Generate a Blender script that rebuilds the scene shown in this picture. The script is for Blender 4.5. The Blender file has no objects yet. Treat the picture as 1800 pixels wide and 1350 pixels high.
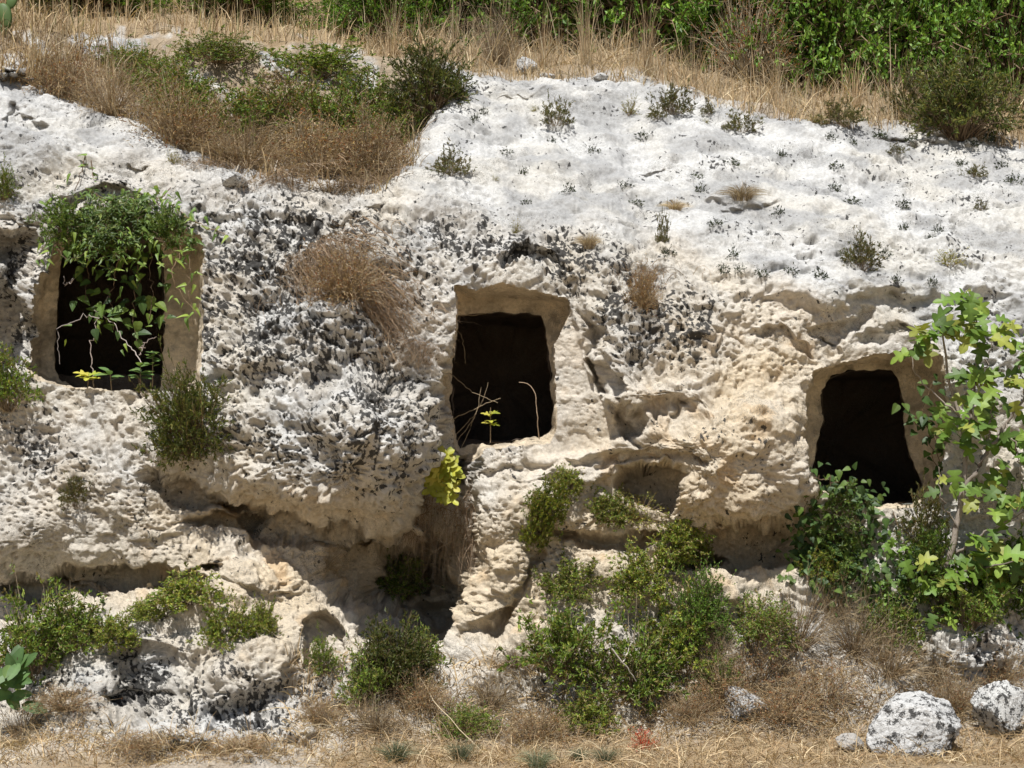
import bpy, math
import numpy as np
from mathutils import Vector, Matrix

# ------------------------------------------------------------------ camera, sky, sun, exposure
SC = bpy.context.scene
COL = SC.collection
CAM = np.array([0.0, -10.0, 1.6]); PITCH = math.radians(4.6); F = 2500.0
cam_d = bpy.data.cameras.new('camera'); cam_d.sensor_width = 36; cam_d.lens = 50.0
cam_d.clip_start = 0.1; cam_d.clip_end = 600
cam = bpy.data.objects.new('camera', cam_d); COL.objects.link(cam)
cam.location = CAM; cam.rotation_euler = (math.pi / 2 + PITCH, 0, 0)
SC.camera = cam
SUN_EL, SUN_AZ = math.radians(62), math.radians(-18)      # azimuth measured from behind the camera, negative = from the left
sun_vec = Vector((math.sin(SUN_AZ) * math.cos(SUN_EL), -math.cos(SUN_AZ) * math.cos(SUN_EL), math.sin(SUN_EL)))
W = bpy.data.worlds.new('World'); SC.world = W; W.use_nodes = True
nt = W.node_tree; bg = nt.nodes['Background']; sky = nt.nodes.new('ShaderNodeTexSky')
sky.sky_type = 'NISHITA'; sky.sun_disc = False; sky.sun_elevation = SUN_EL
sky.sun_rotation = math.atan2(sun_vec.x, sun_vec.y)
bg.inputs[1].default_value = 0.05
nt.links.new(sky.outputs[0], bg.inputs[0])
sun_d = bpy.data.lights.new('sun', 'SUN'); sun_d.energy = 4.2; sun_d.angle = math.radians(0.53); sun_d.color = (1, 0.985, 0.955)
sun = bpy.data.objects.new('sun', sun_d); COL.objects.link(sun)
sun.rotation_euler = sun_vec.to_track_quat('Z', 'Y').to_euler(); sun.location = (-3, -8, 12)
SC.view_settings.view_transform = 'Standard'; SC.view_settings.look = 'None'
SC.view_settings.exposure = 0.56; SC.view_settings.gamma = 1.0

# ------------------------------------------------------------------ geometry helpers
RX = np.array([1.0, 0, 0]); FW = np.array([0, math.cos(PITCH), math.sin(PITCH)]); UP = np.array([0, -math.sin(PITCH), math.cos(PITCH)])
def unproj(px, py, y):
    """place in the valley: photograph direction + real distance y -> world point"""
    px, py, y = np.broadcast_arrays(np.asarray(px, float), np.asarray(py, float), np.asarray(y, float))
    d = FW + ((px - 900) / F)[..., None] * RX + ((675 - py) / F)[..., None] * UP
    t = (y - CAM[1]) / d[..., 1]
    return CAM + d * t[..., None]
def norm(a): return a / np.maximum(np.linalg.norm(a, axis=-1, keepdims=True), 1e-9)
def sstep(a, b, x):
    t = np.clip((x - a) / (b - a), 0, 1); return t * t * (3 - 2 * t)

_r = np.random.default_rng(7)
_perm = np.concatenate([_r.permutation(256)] * 3).astype(np.int32)
_grad = norm(_r.normal(size=(256, 3))).astype(np.float32)
from concurrent.futures import ThreadPoolExecutor
_pool = ThreadPoolExecutor(6)
def noise(P, seed=0):
    P = np.asarray(P, np.float32)
    if P.ndim == 3 and P.size > 200000:
        return np.concatenate(list(_pool.map(lambda c: _noise(c, seed), np.array_split(P, 12, 0))), 0)
    return _noise(P, seed)
def _noise(P, seed=0):
    P = np.asarray(P, np.float32) + np.float32(seed * 17.31 + 50)
    i = np.floor(P).astype(np.int32); f = P - i; i &= 255
    w = f * f * f * (f * (f * 6 - 15) + 10)
    out = np.zeros(P.shape[:-1], np.float32)
    for dx in (0, 1):
        a = _perm[i[..., 0] + dx]; wx = w[..., 0] if dx else 1 - w[..., 0]
        for dy in (0, 1):
            b = _perm[(a + i[..., 1] + dy)]; wy = w[..., 1] if dy else 1 - w[..., 1]
            for dz in (0, 1):
                g = _grad[_perm[(b + i[..., 2] + dz)]]; wz = w[..., 2] if dz else 1 - w[..., 2]
                dot = g[..., 0] * (f[..., 0] - dx) + g[..., 1] * (f[..., 1] - dy) + g[..., 2] * (f[..., 2] - dz)
                out += dot * wx * wy * wz
    return out * 1.5
def fbm(P, n=3, seed=0):
    o = 0; a = 1.0
    for k in range(n): o = o + a * noise(P * 2.03 ** k, seed + k); a *= 0.5
    return o
def worley(U, V, seed=0):
    """2-D cellular distance and per-cell random value"""
    iu = np.floor(U).astype(np.int32); iv = np.floor(V).astype(np.int32)
    best = np.full(U.shape, 9.0, np.float32); rid = np.zeros(U.shape, np.float32)
    for du in (-1, 0, 1):
        for dv in (-1, 0, 1):
            h = _perm[(_perm[(iu + du + seed * 31) & 255] + ((iv + dv) & 255))]
            h2 = _perm[(h + 77) & 255]; h3 = _perm[(h2 + 31) & 255]
            d = np.hypot(iu + du + h / 256.0 - U, iv + dv + h2 / 256.0 - V).astype(np.float32)
            m = d < best; best = np.where(m, d, best); rid = np.where(m, h3 / 256.0, rid)
    return best, rid
def blur(a, s, ax):
    r = int(3 * s); k = np.exp(-0.5 * (np.arange(-r, r + 1) / s) ** 2); k /= k.sum()
    p = np.pad(a, [(r, r) if i == ax else (0, 0) for i in range(a.ndim)], mode='edge')
    return np.apply_along_axis(lambda m: np.convolve(m, k, 'valid'), ax, p)

def mk_mesh(name, V, faces, C=None, smooth=False):
    """faces: list of int arrays (n,3) or (n,4)"""
    me = bpy.data.meshes.new(name); V = np.asarray(V, np.float32)
    me.vertices.add(len(V)); me.vertices.foreach_set('co', V.ravel())
    lp = np.concatenate([f.ravel() for f in faces]).astype(np.int32)
    tot = np.concatenate([np.full(len(f), f.shape[1]) for f in faces]).astype(np.int32)
    st = np.concatenate([[0], np.cumsum(tot)[:-1]]).astype(np.int32)
    me.loops.add(len(lp)); me.loops.foreach_set('vertex_index', lp)
    me.polygons.add(len(tot)); me.polygons.foreach_set('loop_start', st)
    me.polygons.foreach_set('use_smooth', np.full(len(tot), smooth))
    if C is not None:
        a = me.color_attributes.new('tint', 'FLOAT_COLOR', 'POINT')
        c = np.zeros((len(V), 4), np.float32); c[:, :np.shape(C)[1]] = np.clip(C, 0, 1); a.data.foreach_set('color', c.ravel())
    me.update(calc_edges=True); me.validate()
    return me
class MB:
    def __init__(s): s.V = []; s.F = []; s.C = []; s.n = 0
    def add(s, V, faces, C):
        V = np.asarray(V, float).reshape(-1, 3); C = np.broadcast_to(np.asarray(C, float), V.shape)
        s.V.append(V); s.C.append(C)
        for f in faces: s.F.append(np.asarray(f) + s.n)
        s.n += len(V); return s
    def mesh(s, name, smooth=False):
        F_ = [np.concatenate([f for f in s.F if f.shape[1] == k]) for k in (3, 4) if any(f.shape[1] == k for f in s.F)]
        return mk_mesh(name, np.concatenate(s.V), F_, np.concatenate(s.C), smooth)
def tubes(mb, PL, R, C, sides=3):
    """PL (n,k,3) polylines, R (n,k) radii"""
    PL = np.asarray(PL, float); n, k, _ = PL.shape; R = np.broadcast_to(R, (n, k))
    T = norm(np.gradient(PL, axis=1)); ref = np.where(np.abs(T[..., 2:3]) > 0.9, [1.0, 0, 0], [0, 0, 1.0])
    A = norm(np.cross(T, ref)); B = np.cross(T, A)
    V = np.stack([PL + (A * math.cos(2 * math.pi * s / sides) + B * math.sin(2 * math.pi * s / sides)) * R[..., None] for s in range(sides)], 2)
    idx = np.arange(n * k * sides).reshape(n, k, sides); q = []
    for s in range(sides):
        s2 = (s + 1) % sides
        q.append(np.stack([idx[:, :-1, s], idx[:, :-1, s2], idx[:, 1:, s2], idx[:, 1:, s]], -1).reshape(-1, 4))
    C = np.asarray(C, float)
    if C.ndim == 2: C = np.broadcast_to(C[:, None, None, :], V.shape).reshape(-1, 3)
    mb.add(V, [np.concatenate(q)], C)
def ribbons(mb, PL, Wd, C, rng):
    """grass blades: flat tapering strips"""
    PL = np.asarray(PL, float); n, k, _ = PL.shape; Wd = np.broadcast_to(Wd, (n, k))
    T = norm(np.gradient(PL, axis=1)); side = norm(np.cross(T, norm(rng.normal(size=(n, 1, 3)))))
    V = np.stack([PL - side * Wd[..., None] * .5, PL + side * Wd[..., None] * .5], 2)
    idx = np.arange(n * k * 2).reshape(n, k, 2)
    q = np.stack([idx[:, :-1, 0], idx[:, :-1, 1], idx[:, 1:, 1], idx[:, 1:, 0]], -1).reshape(-1, 4)
    C = np.asarray(C, float)
    if C.ndim == 2: C = np.broadcast_to(C[:, None, None, :], V.shape).reshape(-1, 3)
    mb.add(V, [q], C)
def leaves(mb, B, D, L, Wd, C, rng, fold=0.25):
    """folded diamond leaves: base B, direction D, length L, width Wd"""
    n = len(B); D = norm(D); s = norm(np.cross(D, rng.normal(size=(n, 3)) + [0, 0, .6])); u = np.cross(s, D)
    L = np.broadcast_to(L, n)[:, None]; Wd = np.broadcast_to(Wd, n)[:, None]
    mid = B + D * L * .45
    V = np.stack([B, mid + s * Wd * .5 + u * Wd * fold, B + D * L - u * L * .12, mid - s * Wd * .5 + u * Wd * fold], 1)
    i = np.arange(n * 4).reshape(n, 4)
    mb.add(V, [np.concatenate([i[:, [0, 1, 2]], i[:, [0, 2, 3]]])], np.repeat(np.asarray(C), 4, 0))
def pick(rng, pal, n, jit=.18):
    pal = np.asarray(pal, float); c = pal[rng.integers(0, len(pal), n)]
    return np.clip(c * (1 + rng.normal(size=(n, 1)) * jit), .004, .9)

def obj(name, me, mat, parent=None, loc=None):
    o = bpy.data.objects.new(name, me); COL.objects.link(o)
    if mat is not None and me is not None and not me.materials: me.materials.append(mat)
    if parent is not None: o.parent = parent
    if loc is not None: o.location = loc
    return o
def tag(o, label=None, cat=None, group=None, kind=None):
    if label: o['label'] = label
    if cat: o['category'] = cat
    if group: o['group'] = group
    if kind: o['kind'] = kind
    return o
def thing(name, loc, label, cat, group=None):
    o = bpy.data.objects.new(name, None); COL.objects.link(o); o.location = loc; o.empty_display_size = .05
    return tag(o, label, cat, group)

# ------------------------------------------------------------------ materials
def new_mat(name):
    m = bpy.data.materials.new(name); m.use_nodes = True
    return m, m.node_tree, m.node_tree.nodes['Principled BSDF']
def leaf_mat(name, trans, rough):
    m, t, b = new_mat(name); N = t.nodes.new; Lk = t.links.new
    a = N('ShaderNodeVertexColor'); a.layer_name = 'tint'
    oi = N('ShaderNodeObjectInfo'); hs = N('ShaderNodeHueSaturation')
    mr = N('ShaderNodeMapRange'); mr.inputs[3].default_value = .8; mr.inputs[4].default_value = 1.22
    Lk(oi.outputs['Random'], mr.inputs[0]); Lk(mr.outputs[0], hs.inputs['Value']); Lk(a.outputs[0], hs.inputs['Color'])
    Lk(hs.outputs[0], b.inputs['Base Color']); b.inputs['Roughness'].default_value = rough
    b.inputs['Specular IOR Level'].default_value = .35
    tr = N('ShaderNodeBsdfTranslucent'); mx = N('ShaderNodeMixShader'); mx.inputs[0].default_value = trans
    g = N('ShaderNodeMix'); g.data_type = 'RGBA'; g.blend_type = 'MULTIPLY'; g.inputs[0].default_value = 1
    g.inputs[7].default_value = (1.35, 1.3, .7, 1); Lk(hs.outputs[0], g.inputs[6]); Lk(g.outputs[2], tr.inputs[0])
    Lk(b.outputs[0], mx.inputs[1]); Lk(tr.outputs[0], mx.inputs[2]); Lk(mx.outputs[0], t.nodes['Material Output'].inputs[0])
    return m
M_LEAF = leaf_mat('green_leaf', .3, .5)
M_DRY = leaf_mat('dry_straw', .18, .75)
def tint_mat(name, rough, scale, lo, hi, bump=0.0):
    m, t, b = new_mat(name); N = t.nodes.new; Lk = t.links.new
    a = N('ShaderNodeVertexColor'); a.layer_name = 'tint'
    tc = N('ShaderNodeTexCoord'); n1 = N('ShaderNodeTexNoise'); n1.inputs['Scale'].default_value = scale; n1.inputs['Detail'].default_value = 6
    n1.inputs['Roughness'].default_value = .7
    Lk(tc.outputs['Object'], n1.inputs['Vector'])
    mr = N('ShaderNodeMapRange'); mr.inputs[1].default_value = .3; mr.inputs[2].default_value = .7; mr.inputs[3].default_value = lo; mr.inputs[4].default_value = hi
    Lk(n1.outputs[0], mr.inputs[0])
    g = N('ShaderNodeVectorMath'); g.operation = 'SCALE'; Lk(a.outputs[0], g.inputs[0]); Lk(mr.outputs[0], g.inputs['Scale'])
    Lk(g.outputs[0], b.inputs['Base Color']); b.inputs['Roughness'].default_value = rough; b.inputs['Specular IOR Level'].default_value = .2
    if bump:
        bp = N('ShaderNodeBump'); bp.inputs['Strength'].default_value = bump; bp.inputs['Distance'].default_value = .012
        Lk(n1.outputs[0], bp.inputs['Height']); Lk(bp.outputs[0], b.inputs['Normal'])
    return m
M_BARK = tint_mat('bark', .85, 60, .7, 1.25, .3)
def rock_mat():
    # tint = stone colour, its alpha = how strongly black lichen has settled; fine noise gives lichen and speckles their crisp outline
    m, t, b = new_mat('limestone'); N = t.nodes.new; Lk = t.links.new
    a = N('ShaderNodeVertexColor'); a.layer_name = 'tint'; tc = N('ShaderNodeTexCoord'); vec = tc.outputs['Object']
    def nz(scale, detail, rough):
        n = N('ShaderNodeTexNoise'); n.inputs['Scale'].default_value = scale; n.inputs['Detail'].default_value = detail; n.inputs['Roughness'].default_value = rough; Lk(vec, n.inputs['Vector']); return n.outputs[0]
    def rng(src, a0, a1, b0, b1, smooth=False):
        r = N('ShaderNodeMapRange'); r.interpolation_type = 'SMOOTHSTEP' if smooth else 'LINEAR'; Lk(src, r.inputs[0])
        for i, v in zip((1, 2, 3, 4), (a0, a1, b0, b1)): r.inputs[i].default_value = v
        return r.outputs[0]
    def mth(op, x, y):
        r = N('ShaderNodeMath'); r.operation = op
        for i, v in enumerate((x, y)):
            if isinstance(v, (int, float)): r.inputs[i].default_value = v
            else: Lk(v, r.inputs[i])
        return r.outputs[0]
    fine = nz(42, 7, .72); finer = nz(120, 5, .7); wide = nz(2.6, 4, .6); midn = nz(17, 5, .65)
    lich = rng(mth('ADD', a.outputs['Alpha'], mth('ADD', rng(midn, .3, .7, -.26, .26), rng(finer, .3, .7, -.38, .38))), .46, .66, 0, 1, True)
    speck = mth('MULTIPLY', rng(mth('ADD', finer, rng(wide, .35, .65, -.10, .07)), .585, .64, 0, 1, True), .72)
    grain = rng(fine, .3, .7, .74, 1.16)
    g = N('ShaderNodeVectorMath'); g.operation = 'SCALE'; Lk(a.outputs[0], g.inputs[0]); Lk(grain, g.inputs['Scale'])
    m1 = N('ShaderNodeMix'); m1.data_type = 'RGBA'; Lk(speck, m1.inputs[0]); Lk(g.outputs[0], m1.inputs[6]); m1.inputs[7].default_value = (.20, .19, .17, 1)
    m2 = N('ShaderNodeMix'); m2.data_type = 'RGBA'; Lk(mth('MULTIPLY', lich, .94), m2.inputs[0]); Lk(m1.outputs[2], m2.inputs[6]); m2.inputs[7].default_value = (.042, .040, .038, 1)
    Lk(m2.outputs[2], b.inputs['Base Color']); b.inputs['Roughness'].default_value = .93; b.inputs['Specular IOR Level'].default_value = .2
    bp = N('ShaderNodeBump'); bp.inputs['Strength'].default_value = 1.0; bp.inputs['Distance'].default_value = .016
    Lk(mth('ADD', fine, mth('MULTIPLY', finer, .45)), bp.inputs['Height']); Lk(bp.outputs[0], b.inputs['Normal'])
    return m
M_ROCK = rock_mat()
M_SOIL = tint_mat('dry_soil', .95, 14, .7, 1.25, .5)

# ------------------------------------------------------------------ the cliff: cage of distances, then stamps, then rough relief
COLS = np.array([-700, -200, 0, 100, 200, 300, 400, 500, 600, 680, 750, 800, 850, 950, 1050, 1150, 1250, 1330, 1400, 1480, 1550, 1650, 1750, 1850, 2050, 2500], float)
def brow_curve(pts, u): p = np.array(pts, float); return np.interp(u, p[:, 0], p[:, 1])
# lines read off the photograph (column, row)
CREST = [(-700, 60), (0, 60), (300, 55), (640, 95), (780, 105), (830, 128), (1000, 140), (1100, 138), (1200, 165), (1300, 195), (1420, 222), (1600, 212), (1700, 235), (1800, 262), (2500, 330)]
RIDGE = [(-700, 60), (-100, 110), (0, 140), (150, 192), (260, 232), (360, 290), (470, 322), (600, 335), (680, 335), (740, 300), (800, 200), (830, 128), (1000, 140), (1100, 138), (1200, 165), (1300, 195), (1420, 222), (1600, 212), (1700, 235), (1800, 262), (2500, 330)]
DT = {  # row: distances at control columns
 'c':  [0,    200,  400,  600,  750,  850,  950,  1100, 1250, 1400, 1550, 1700, 1800],
 1440: [-2.3] * 13,
 1350: [-1.4] * 13,
 1300: [-.88, -.9, -.95, -.86, -.8, -.8, -.8, -.8, -.8, -.8, -.75, -.72, -.72],
 1250: [-.58, -.62, -.72, -.6, -.48, -.5, -.5, -.5, -.52, -.5, -.45, -.42, -.42],
 1180: [-.35, -.5, -.62, -.38, -.12, -.32, -.36, -.36, -.32, -.3, -.2, -.15, -.2],
 1100: [-.05, -.3, -.48, -.2, .22, -.14, -.16, -.2, -.1, -.1, .0, .0, .0],
 1040: [.25, .12, -.30, .10, .45, -.02, .0, -.1, .0, .0, .05, .1, .1],
 980:  [-.1, -.12, -.08, .22, .42, -.06, .04, -.06, .1, .12, .1, .15, .2],
 920:  [-.18, -.18, .12, .06, .34, -.06, .0, .0, -.18, .02, .12, .2, .25],
 860:  [-.12, -.1, .0, -.25, .22, .0, .04, .08, -.25, -.05, .15, .25, .3],
 780:  [.0, .0, -.16, -.36, .14, .05, .05, -.15, -.25, -.06, .18, .3, .35],
 700:  [.05, .08, -.1, -.32, .08, .1, .1, -.12, -.2, .0, .22, .35, .4],
 600:  [.12, .14, .05, -.12, .05, .15, .14, .0, -.05, .06, .25, .4, .45],
 500:  [.2, .24, .2, .12, .15, .2, .2, .15, .12, .18, .3, .5, .55],
 440:  [.26, .32, .3, .28, .3, .3, .3, .32, .34, .4, .5, .65, .7],
 380:  [.34, .4, .42, .45, .48, .58, .62, .68, .7, .75, .85, 1.0, 1.05],
 330:  [.42, .5, .6, .7, .8, .9, .98, 1.04, 1.1, 1.15, 1.25, 1.4, 1.45],
 280:  [.52, .66, .9, 1.1, 1.25, 1.28, 1.38, 1.44, 1.5, 1.6, 1.7, 1.85, 1.95],
 230:  [.68, .95, 1.3, 1.5, 1.7, 1.68, 1.78, 1.84, 1.95, 2.05, 2.2, 2.4, 2.5],
 180:  [.88, 1.3, 1.7, 1.9, 2.1, 2.08, 2.18, 2.24, 2.38, 2.5, 2.7, 2.9, 3.0],
 140:  [1.2, 1.7, 2.05, 2.25, 2.45, 2.46, 2.5, 2.56, 2.7, 2.85, 3.05, 3.3, 3.4],
 100:  [1.6, 2.1, 2.4, 2.6, 2.8, 2.8, 2.85, 2.9, 3.05, 3.2, 3.4, 3.6, 3.7],
 60:   [2.0, 2.4, 2.75, 2.95, 3.1, 3.15, 3.2, 3.25, 3.4, 3.5, 3.7, 3.9, 4.0],
 0:    [2.5, 2.8, 3.1, 3.3, 3.5, 3.6, 3.6, 3.7, 3.8, 3.9, 4.1, 4.3, 4.4],
 -80:  [3.1, 3.4, 3.7, 3.9, 4.1, 4.1, 4.1, 4.2, 4.3, 4.4, 4.6, 4.8, 4.9],
}
_rows = sorted([k for k in DT if k != 'c'])
_tab = np.array([DT[r] for r in _rows], float); _tc = np.array(DT['c'], float)
us = np.concatenate([np.arange(-700, -40, 8), np.arange(-40, 1840, 1.85), np.arange(1840, 2500, 8)])
vs = np.concatenate([np.arange(-60, 60, 4.0), np.arange(60, 1352, 1.85), np.arange(1352, 1441, 8)])
ub = np.arange(-700, 2504, 8.0); vb = np.arange(-64, 1444, 4.0)     # coarse lattice for smoothing
A = np.stack([np.interp(ub, _tc, r) for r in _tab]); A = np.stack([np.interp(vb, _rows, A[:, j]) for j in range(len(ub))], 1)
A = blur(blur(A, 3.0, 1), 5.0, 0)
def bil(Aa, ug, vg, u, v):
    fu = np.clip((u - ug[0]) / (ug[1] - ug[0]), 0, len(ug) - 1.001); fv = np.clip((v - vg[0]) / (vg[1] - vg[0]), 0, len(vg) - 1.001)
    i = fu.astype(int); j = fv.astype(int); a = fu - i; b = fv - j
    return (Aa[j, i] * (1 - a) + Aa[j, i + 1] * a) * (1 - b) + (Aa[j + 1, i] * (1 - a) + Aa[j + 1, i + 1] * a) * b
U, Vv = np.meshgrid(us, vs)
D = bil(A, ub, vb, U, Vv)
# behind the ridge of the left shoulder lies a hollow; behind the crest the ground levels out
ridge = brow_curve(RIDGE, U); crest = brow_curve(CREST, U)
hol = sstep(0, 26, ridge - Vv) * sstep(830, 700, U)
D += hol * (.35 + .55 * sstep(0, 120, ridge - Vv)) * sstep(-60, 260, U)
D += sstep(0, 60, crest - Vv) * 1.1 + np.maximum(crest - Vv, 0) * .022
# domain-warped coordinates so that no stamp keeps a clean outline
Pw = unproj(U, Vv, D)
wu = U + 26 * fbm(Pw * 2.2, 3, 11) + 9 * fbm(Pw * 9, 2, 12); wv = Vv + 20 * fbm(Pw * 2.4, 3, 13) + 9 * fbm(Pw * 9, 2, 14)
def stamp(cx, cy, rx, ry, amp, ang=0, edge=.45):
    """push the rock in (amp>0) or out over an ellipse; a small edge gives a crisp rim"""
    c, s = math.cos(math.radians(ang)), math.sin(math.radians(ang))
    dx, dy = wu - cx, wv - cy; a = (dx * c + dy * s) / rx; b = (-dx * s + dy * c) / ry
    return amp * (1 - sstep(1 - edge, 1 + edge * .35, np.sqrt(a * a + b * b)))
STAMPS = [
 # undercut bands and recesses of the lower cliff
 (330, 868, 110, 20, .16, 18, .5), (500, 935, 190, 20, .18, 6, .5), (660, 1000, 110, 60, .28, 0, .6), (720, 1060, 80, 80, .26, 0, .6),
 (420, 905, 50, 20, .13, 20, .5), (250, 1012, 160, 18, .20, -4, .45), (330, 1036, 50, 20, .16, 0, .5), (80, 1036, 110, 18, .18, 6, .5),
 (792, 730, 26, 140, .30, 3, .6), (785, 900, 40, 130, .32, 4, .7), (740, 1010, 70, 90, .30, 20, .7), (820, 800, 20, 30, .20, 0, .5),
 (1140, 852, 52, 26, .34, 0, .4), (1080, 945, 130, 13, .14, 2, .6), (1320, 965, 100, 46, .28, -8, .55), (1225, 990, 60, 24, .16, 0, .6),
 (1205, 735, 46, 24, .09, -30, .5), (1095, 745, 24, 34, .14, 0, .5), (1160, 722, 60, 12, .07, -8, .5),
 (870, 1085, 30, 22, .12, -30, .5), (760, 1100, 40, 50, .2, 0, .6), (560, 1130, 34, 60, .13, 10, .6), (250, 1180, 60, 50, .14, 0, .6), (200, 1240, 100, 24, .16, 0, .6),
 (1060, 665, 40, 20, .12, 30, .5), (1040, 700, 30, 14, .1, 50, .5),
 # hollows above the tombs, on the brow and the left shoulder
 (935, 455, 52, 22, .12, -4, .5), (1480, 570, 60, 18, .08, -12, .4), (1575, 590, 60, 14, .08, 6, .5), (1375, 600, 60, 16, .07, 25, .5),
 (1465, 600, 24, 18, .08, 0, .5), (60, 222, 36, 9, .05, 18, .5), (15, 212, 22, 16, .07, 0, .5), (245, 305, 22, 9, .06, 10, .5), (25, 450, 44, 50, .20, 0, .6), (10, 580, 46, 100, .24, 0, .6),
 (640, 380, 30, 10, .05, -20, .5), (1160, 290, 24, 9, .05, 0, .5), (180, 345, 90, 20, .12, 0, .5),
 (1014, 685, 46, 112, .055, 12, .3),
 # bulges
 (1290, 810, 150, 130, -.18, 0, .7), (560, 800, 190, 110, -.12, 8, .8), (655, 790, 118, 150, -.20, 0, .45), (420, 620, 60, 34, -.08, 10, .6), (590, 560, 60, 50, -.05, 0, .7), (180, 820, 120, 70, -.06, 25, .7),
 (880, 900, 60, 50, -.08, 0, .6), (880, 1010, 45, 50, -.07, 0, .6), (1270, 1030, 46, 26, -.12, 0, .6), (330, 1270, 60, 40, -.10, 0, .6), (450, 1160, 60, 70, -.10, 0, .6),
 (300, 1140, 60, 40, -.08, 0, .6), (480, 1010, 80, 30, -.10, 10, .6), (1160, 690, 90, 30, -.07, 0, .7), (1000, 830, 90, 20, -.05, 0, .6), (640, 345, 50, 14, -.06, 0, .6),
 (1310, 352, 60, 20, -.07, 0, .4), (1640, 224, 110, 24, -.12, 4, .5), (1550, 505, 220, 26, -.07, -3, .5), (1720, 1130, 90, 60, -.10, 0, .6), (900, 150, 80, 24, -.06, 0, .6), (20, 110, 50, 26, -.25, 10, .5), (300, 1300, 70, 30, -.10, 0, .6), (470, 1290, 80, 36, -.12, 0, .6), (380, 1215, 70, 40, -.08, 0, .6),
]
for i, s in enumerate(STAMPS):
    cx_, cy_, rx_, ry_, am_, an_, ed_ = s
    D = D + stamp(cx_, cy_, rx_, ry_, am_ * (1.55 if am_ > .12 else 1.25), an_, ed_ * (.6 if am_ > 0 else 1))
def groove(pts, w, depth):
    p = np.array(pts, float); g = np.full(U.shape, 1e9)
    for a, b in zip(p[:-1], p[1:]):
        ab = b - a; t = np.clip(((wu - a[0]) * ab[0] + (wv - a[1]) * ab[1]) / (ab @ ab), 0, 1)
        g = np.minimum(g, np.hypot(wu - a[0] - t * ab[0], wv - a[1] - t * ab[1]))
    return depth * np.exp(-(g / w) ** 2)
for p, w, d in [([(1012, 500), (1015, 570), (1035, 650), (1062, 705), (1110, 785)], 8, .10), ([(620, 610), (700, 660), (770, 690)], 9, .08), ([(560, 560), (610, 620), (560, 660)], 8, .07),
                ([(250, 700), (210, 790), (190, 830)], 6, .025), ([(950, 940), (1100, 950), (1230, 945)], 6, .07), ([(940, 985), (905, 1040), (870, 1090), (820, 1130)], 9, .10),
                ([(1230, 560), (1330, 620), (1400, 660)], 6, .03), ([(1100, 600), (1180, 700), (1250, 740)], 7, .04), ([(380, 380), (470, 370), (560, 395), (640, 400)], 8, .05),
                ([(470, 470), (560, 560), (640, 590)], 9, .06), ([(840, 830), (930, 815), (1100, 812), (1240, 820)], 7, .07)]:
    D = D + groove(p, w, d)

def in_poly(poly, X, Y):
    r = np.zeros(X.shape, bool)
    for (x1, y1), (x2, y2) in zip(poly, poly[1:] + poly[:1]):
        if y1 != y2: r ^= ((y1 > Y) != (y2 > Y)) & (X < (x2 - x1) * (Y - y1) / (y2 - y1) + x1)
    return r
jamb = in_poly([(940, 590), (1006, 548), (1014, 585), (1036, 655), (1062, 710), (1092, 765), (1040, 792), (940, 800)], U + 5 * noise(Pw * 9, 61), Vv + 5 * noise(Pw * 9, 62)).astype(float)
jamb = blur(blur(jamb, 1.5, 0), 1.5, 1); flatD = .13 + (1000 - U) * .0006 + (700 - Vv) * .0003
D = D * (1 - jamb) + (flatD + .035) * jamb
D = D - .09 * np.exp(-(((wu - 1085) / 45) ** 2 + ((wv - 620) / 90) ** 2))
P = unproj(U, Vv, D)
def normals(P):
    n = np.cross(np.gradient(P, axis=1), np.gradient(P, axis=0)); n = norm(n)
    return np.where((n[..., 1:2] > 0), -n, n) if False else n
N0 = normals(unproj(U, Vv, blur(blur(D, 9, 0), 9, 1)))
if N0[..., 1].mean() > 0: N0 = -N0
arc = np.cumsum(np.concatenate([[0], np.linalg.norm(np.diff(P, axis=0), axis=-1).mean(1)]))
S2 = np.repeat(arc[:, None], len(us), 1)
# where the rock is what: smooth washed slope, rough karst, warm eroded undercuts
wob = 22 * fbm(P * 1.7, 3, 21)
slope = sstep(15, -60, Vv + wob - brow_curve([(-700, 330), (0, 330), (200, 300), (400, 350), (520, 335), (700, 345), (760, 400), (1000, 420), (1150, 430), (1250, 470), (1400, 530), (1600, 590), (1700, 700), (2500, 900)], U))
def patch(cx, cy, rx, ry): return np.exp(-(((U - cx) / rx) ** 2 + ((Vv - cy) / ry) ** 2))
karst = np.clip(patch(560, 690, 240, 260) + .95 * patch(450, 480, 170, 170) + .8 * patch(960, 440, 190, 60) + .75 * patch(1120, 560, 130, 120) + 1.1 * patch(330, 1240, 280, 110)
                + .55 * patch(700, 400, 200, 70) + .6 * patch(30, 480, 120, 190) + .5 * patch(1750, 1180, 140, 110) + .7 * patch(950, 1200, 120, 60) + .4 * patch(1240, 600, 60, 90) + .5 * patch(20, 800, 100, 100), 0, 1)
warm = np.clip(patch(640, 1000, 260, 70) + patch(420, 900, 230, 50) + patch(900, 1050, 140, 110) + patch(1200, 900, 240, 130) + .8 * patch(1280, 700, 140, 110) + .9 * patch(1330, 980, 130, 60)
               + .7 * patch(480, 1100, 140, 110) + .8 * patch(250, 1020, 200, 50) + .5 * patch(1020, 700, 60, 110) + .7 * patch(1100, 1000, 200, 60) + .5 * patch(1400, 640, 120, 90), 0, 1) * (1 - slope)
karst *= 1 - .75 * warm * (Vv > 840)
karst *= 1 - .9 * np.clip(patch(1012, 680, 42, 120) * 1.4, 0, 1)
face = 1 - slope
b9 = np.abs(noise(P * 6.5, 31)); b18 = np.abs(noise(P * 14, 32)); b40 = np.abs(noise(P * 31, 33)); f40 = noise(P * 44, 34); f70 = noise(P * 70, 35)
wP = P + .05 * np.stack([noise(P * 7, 91), noise(P * 7, 92), noise(P * 7, 93)], -1)
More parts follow.
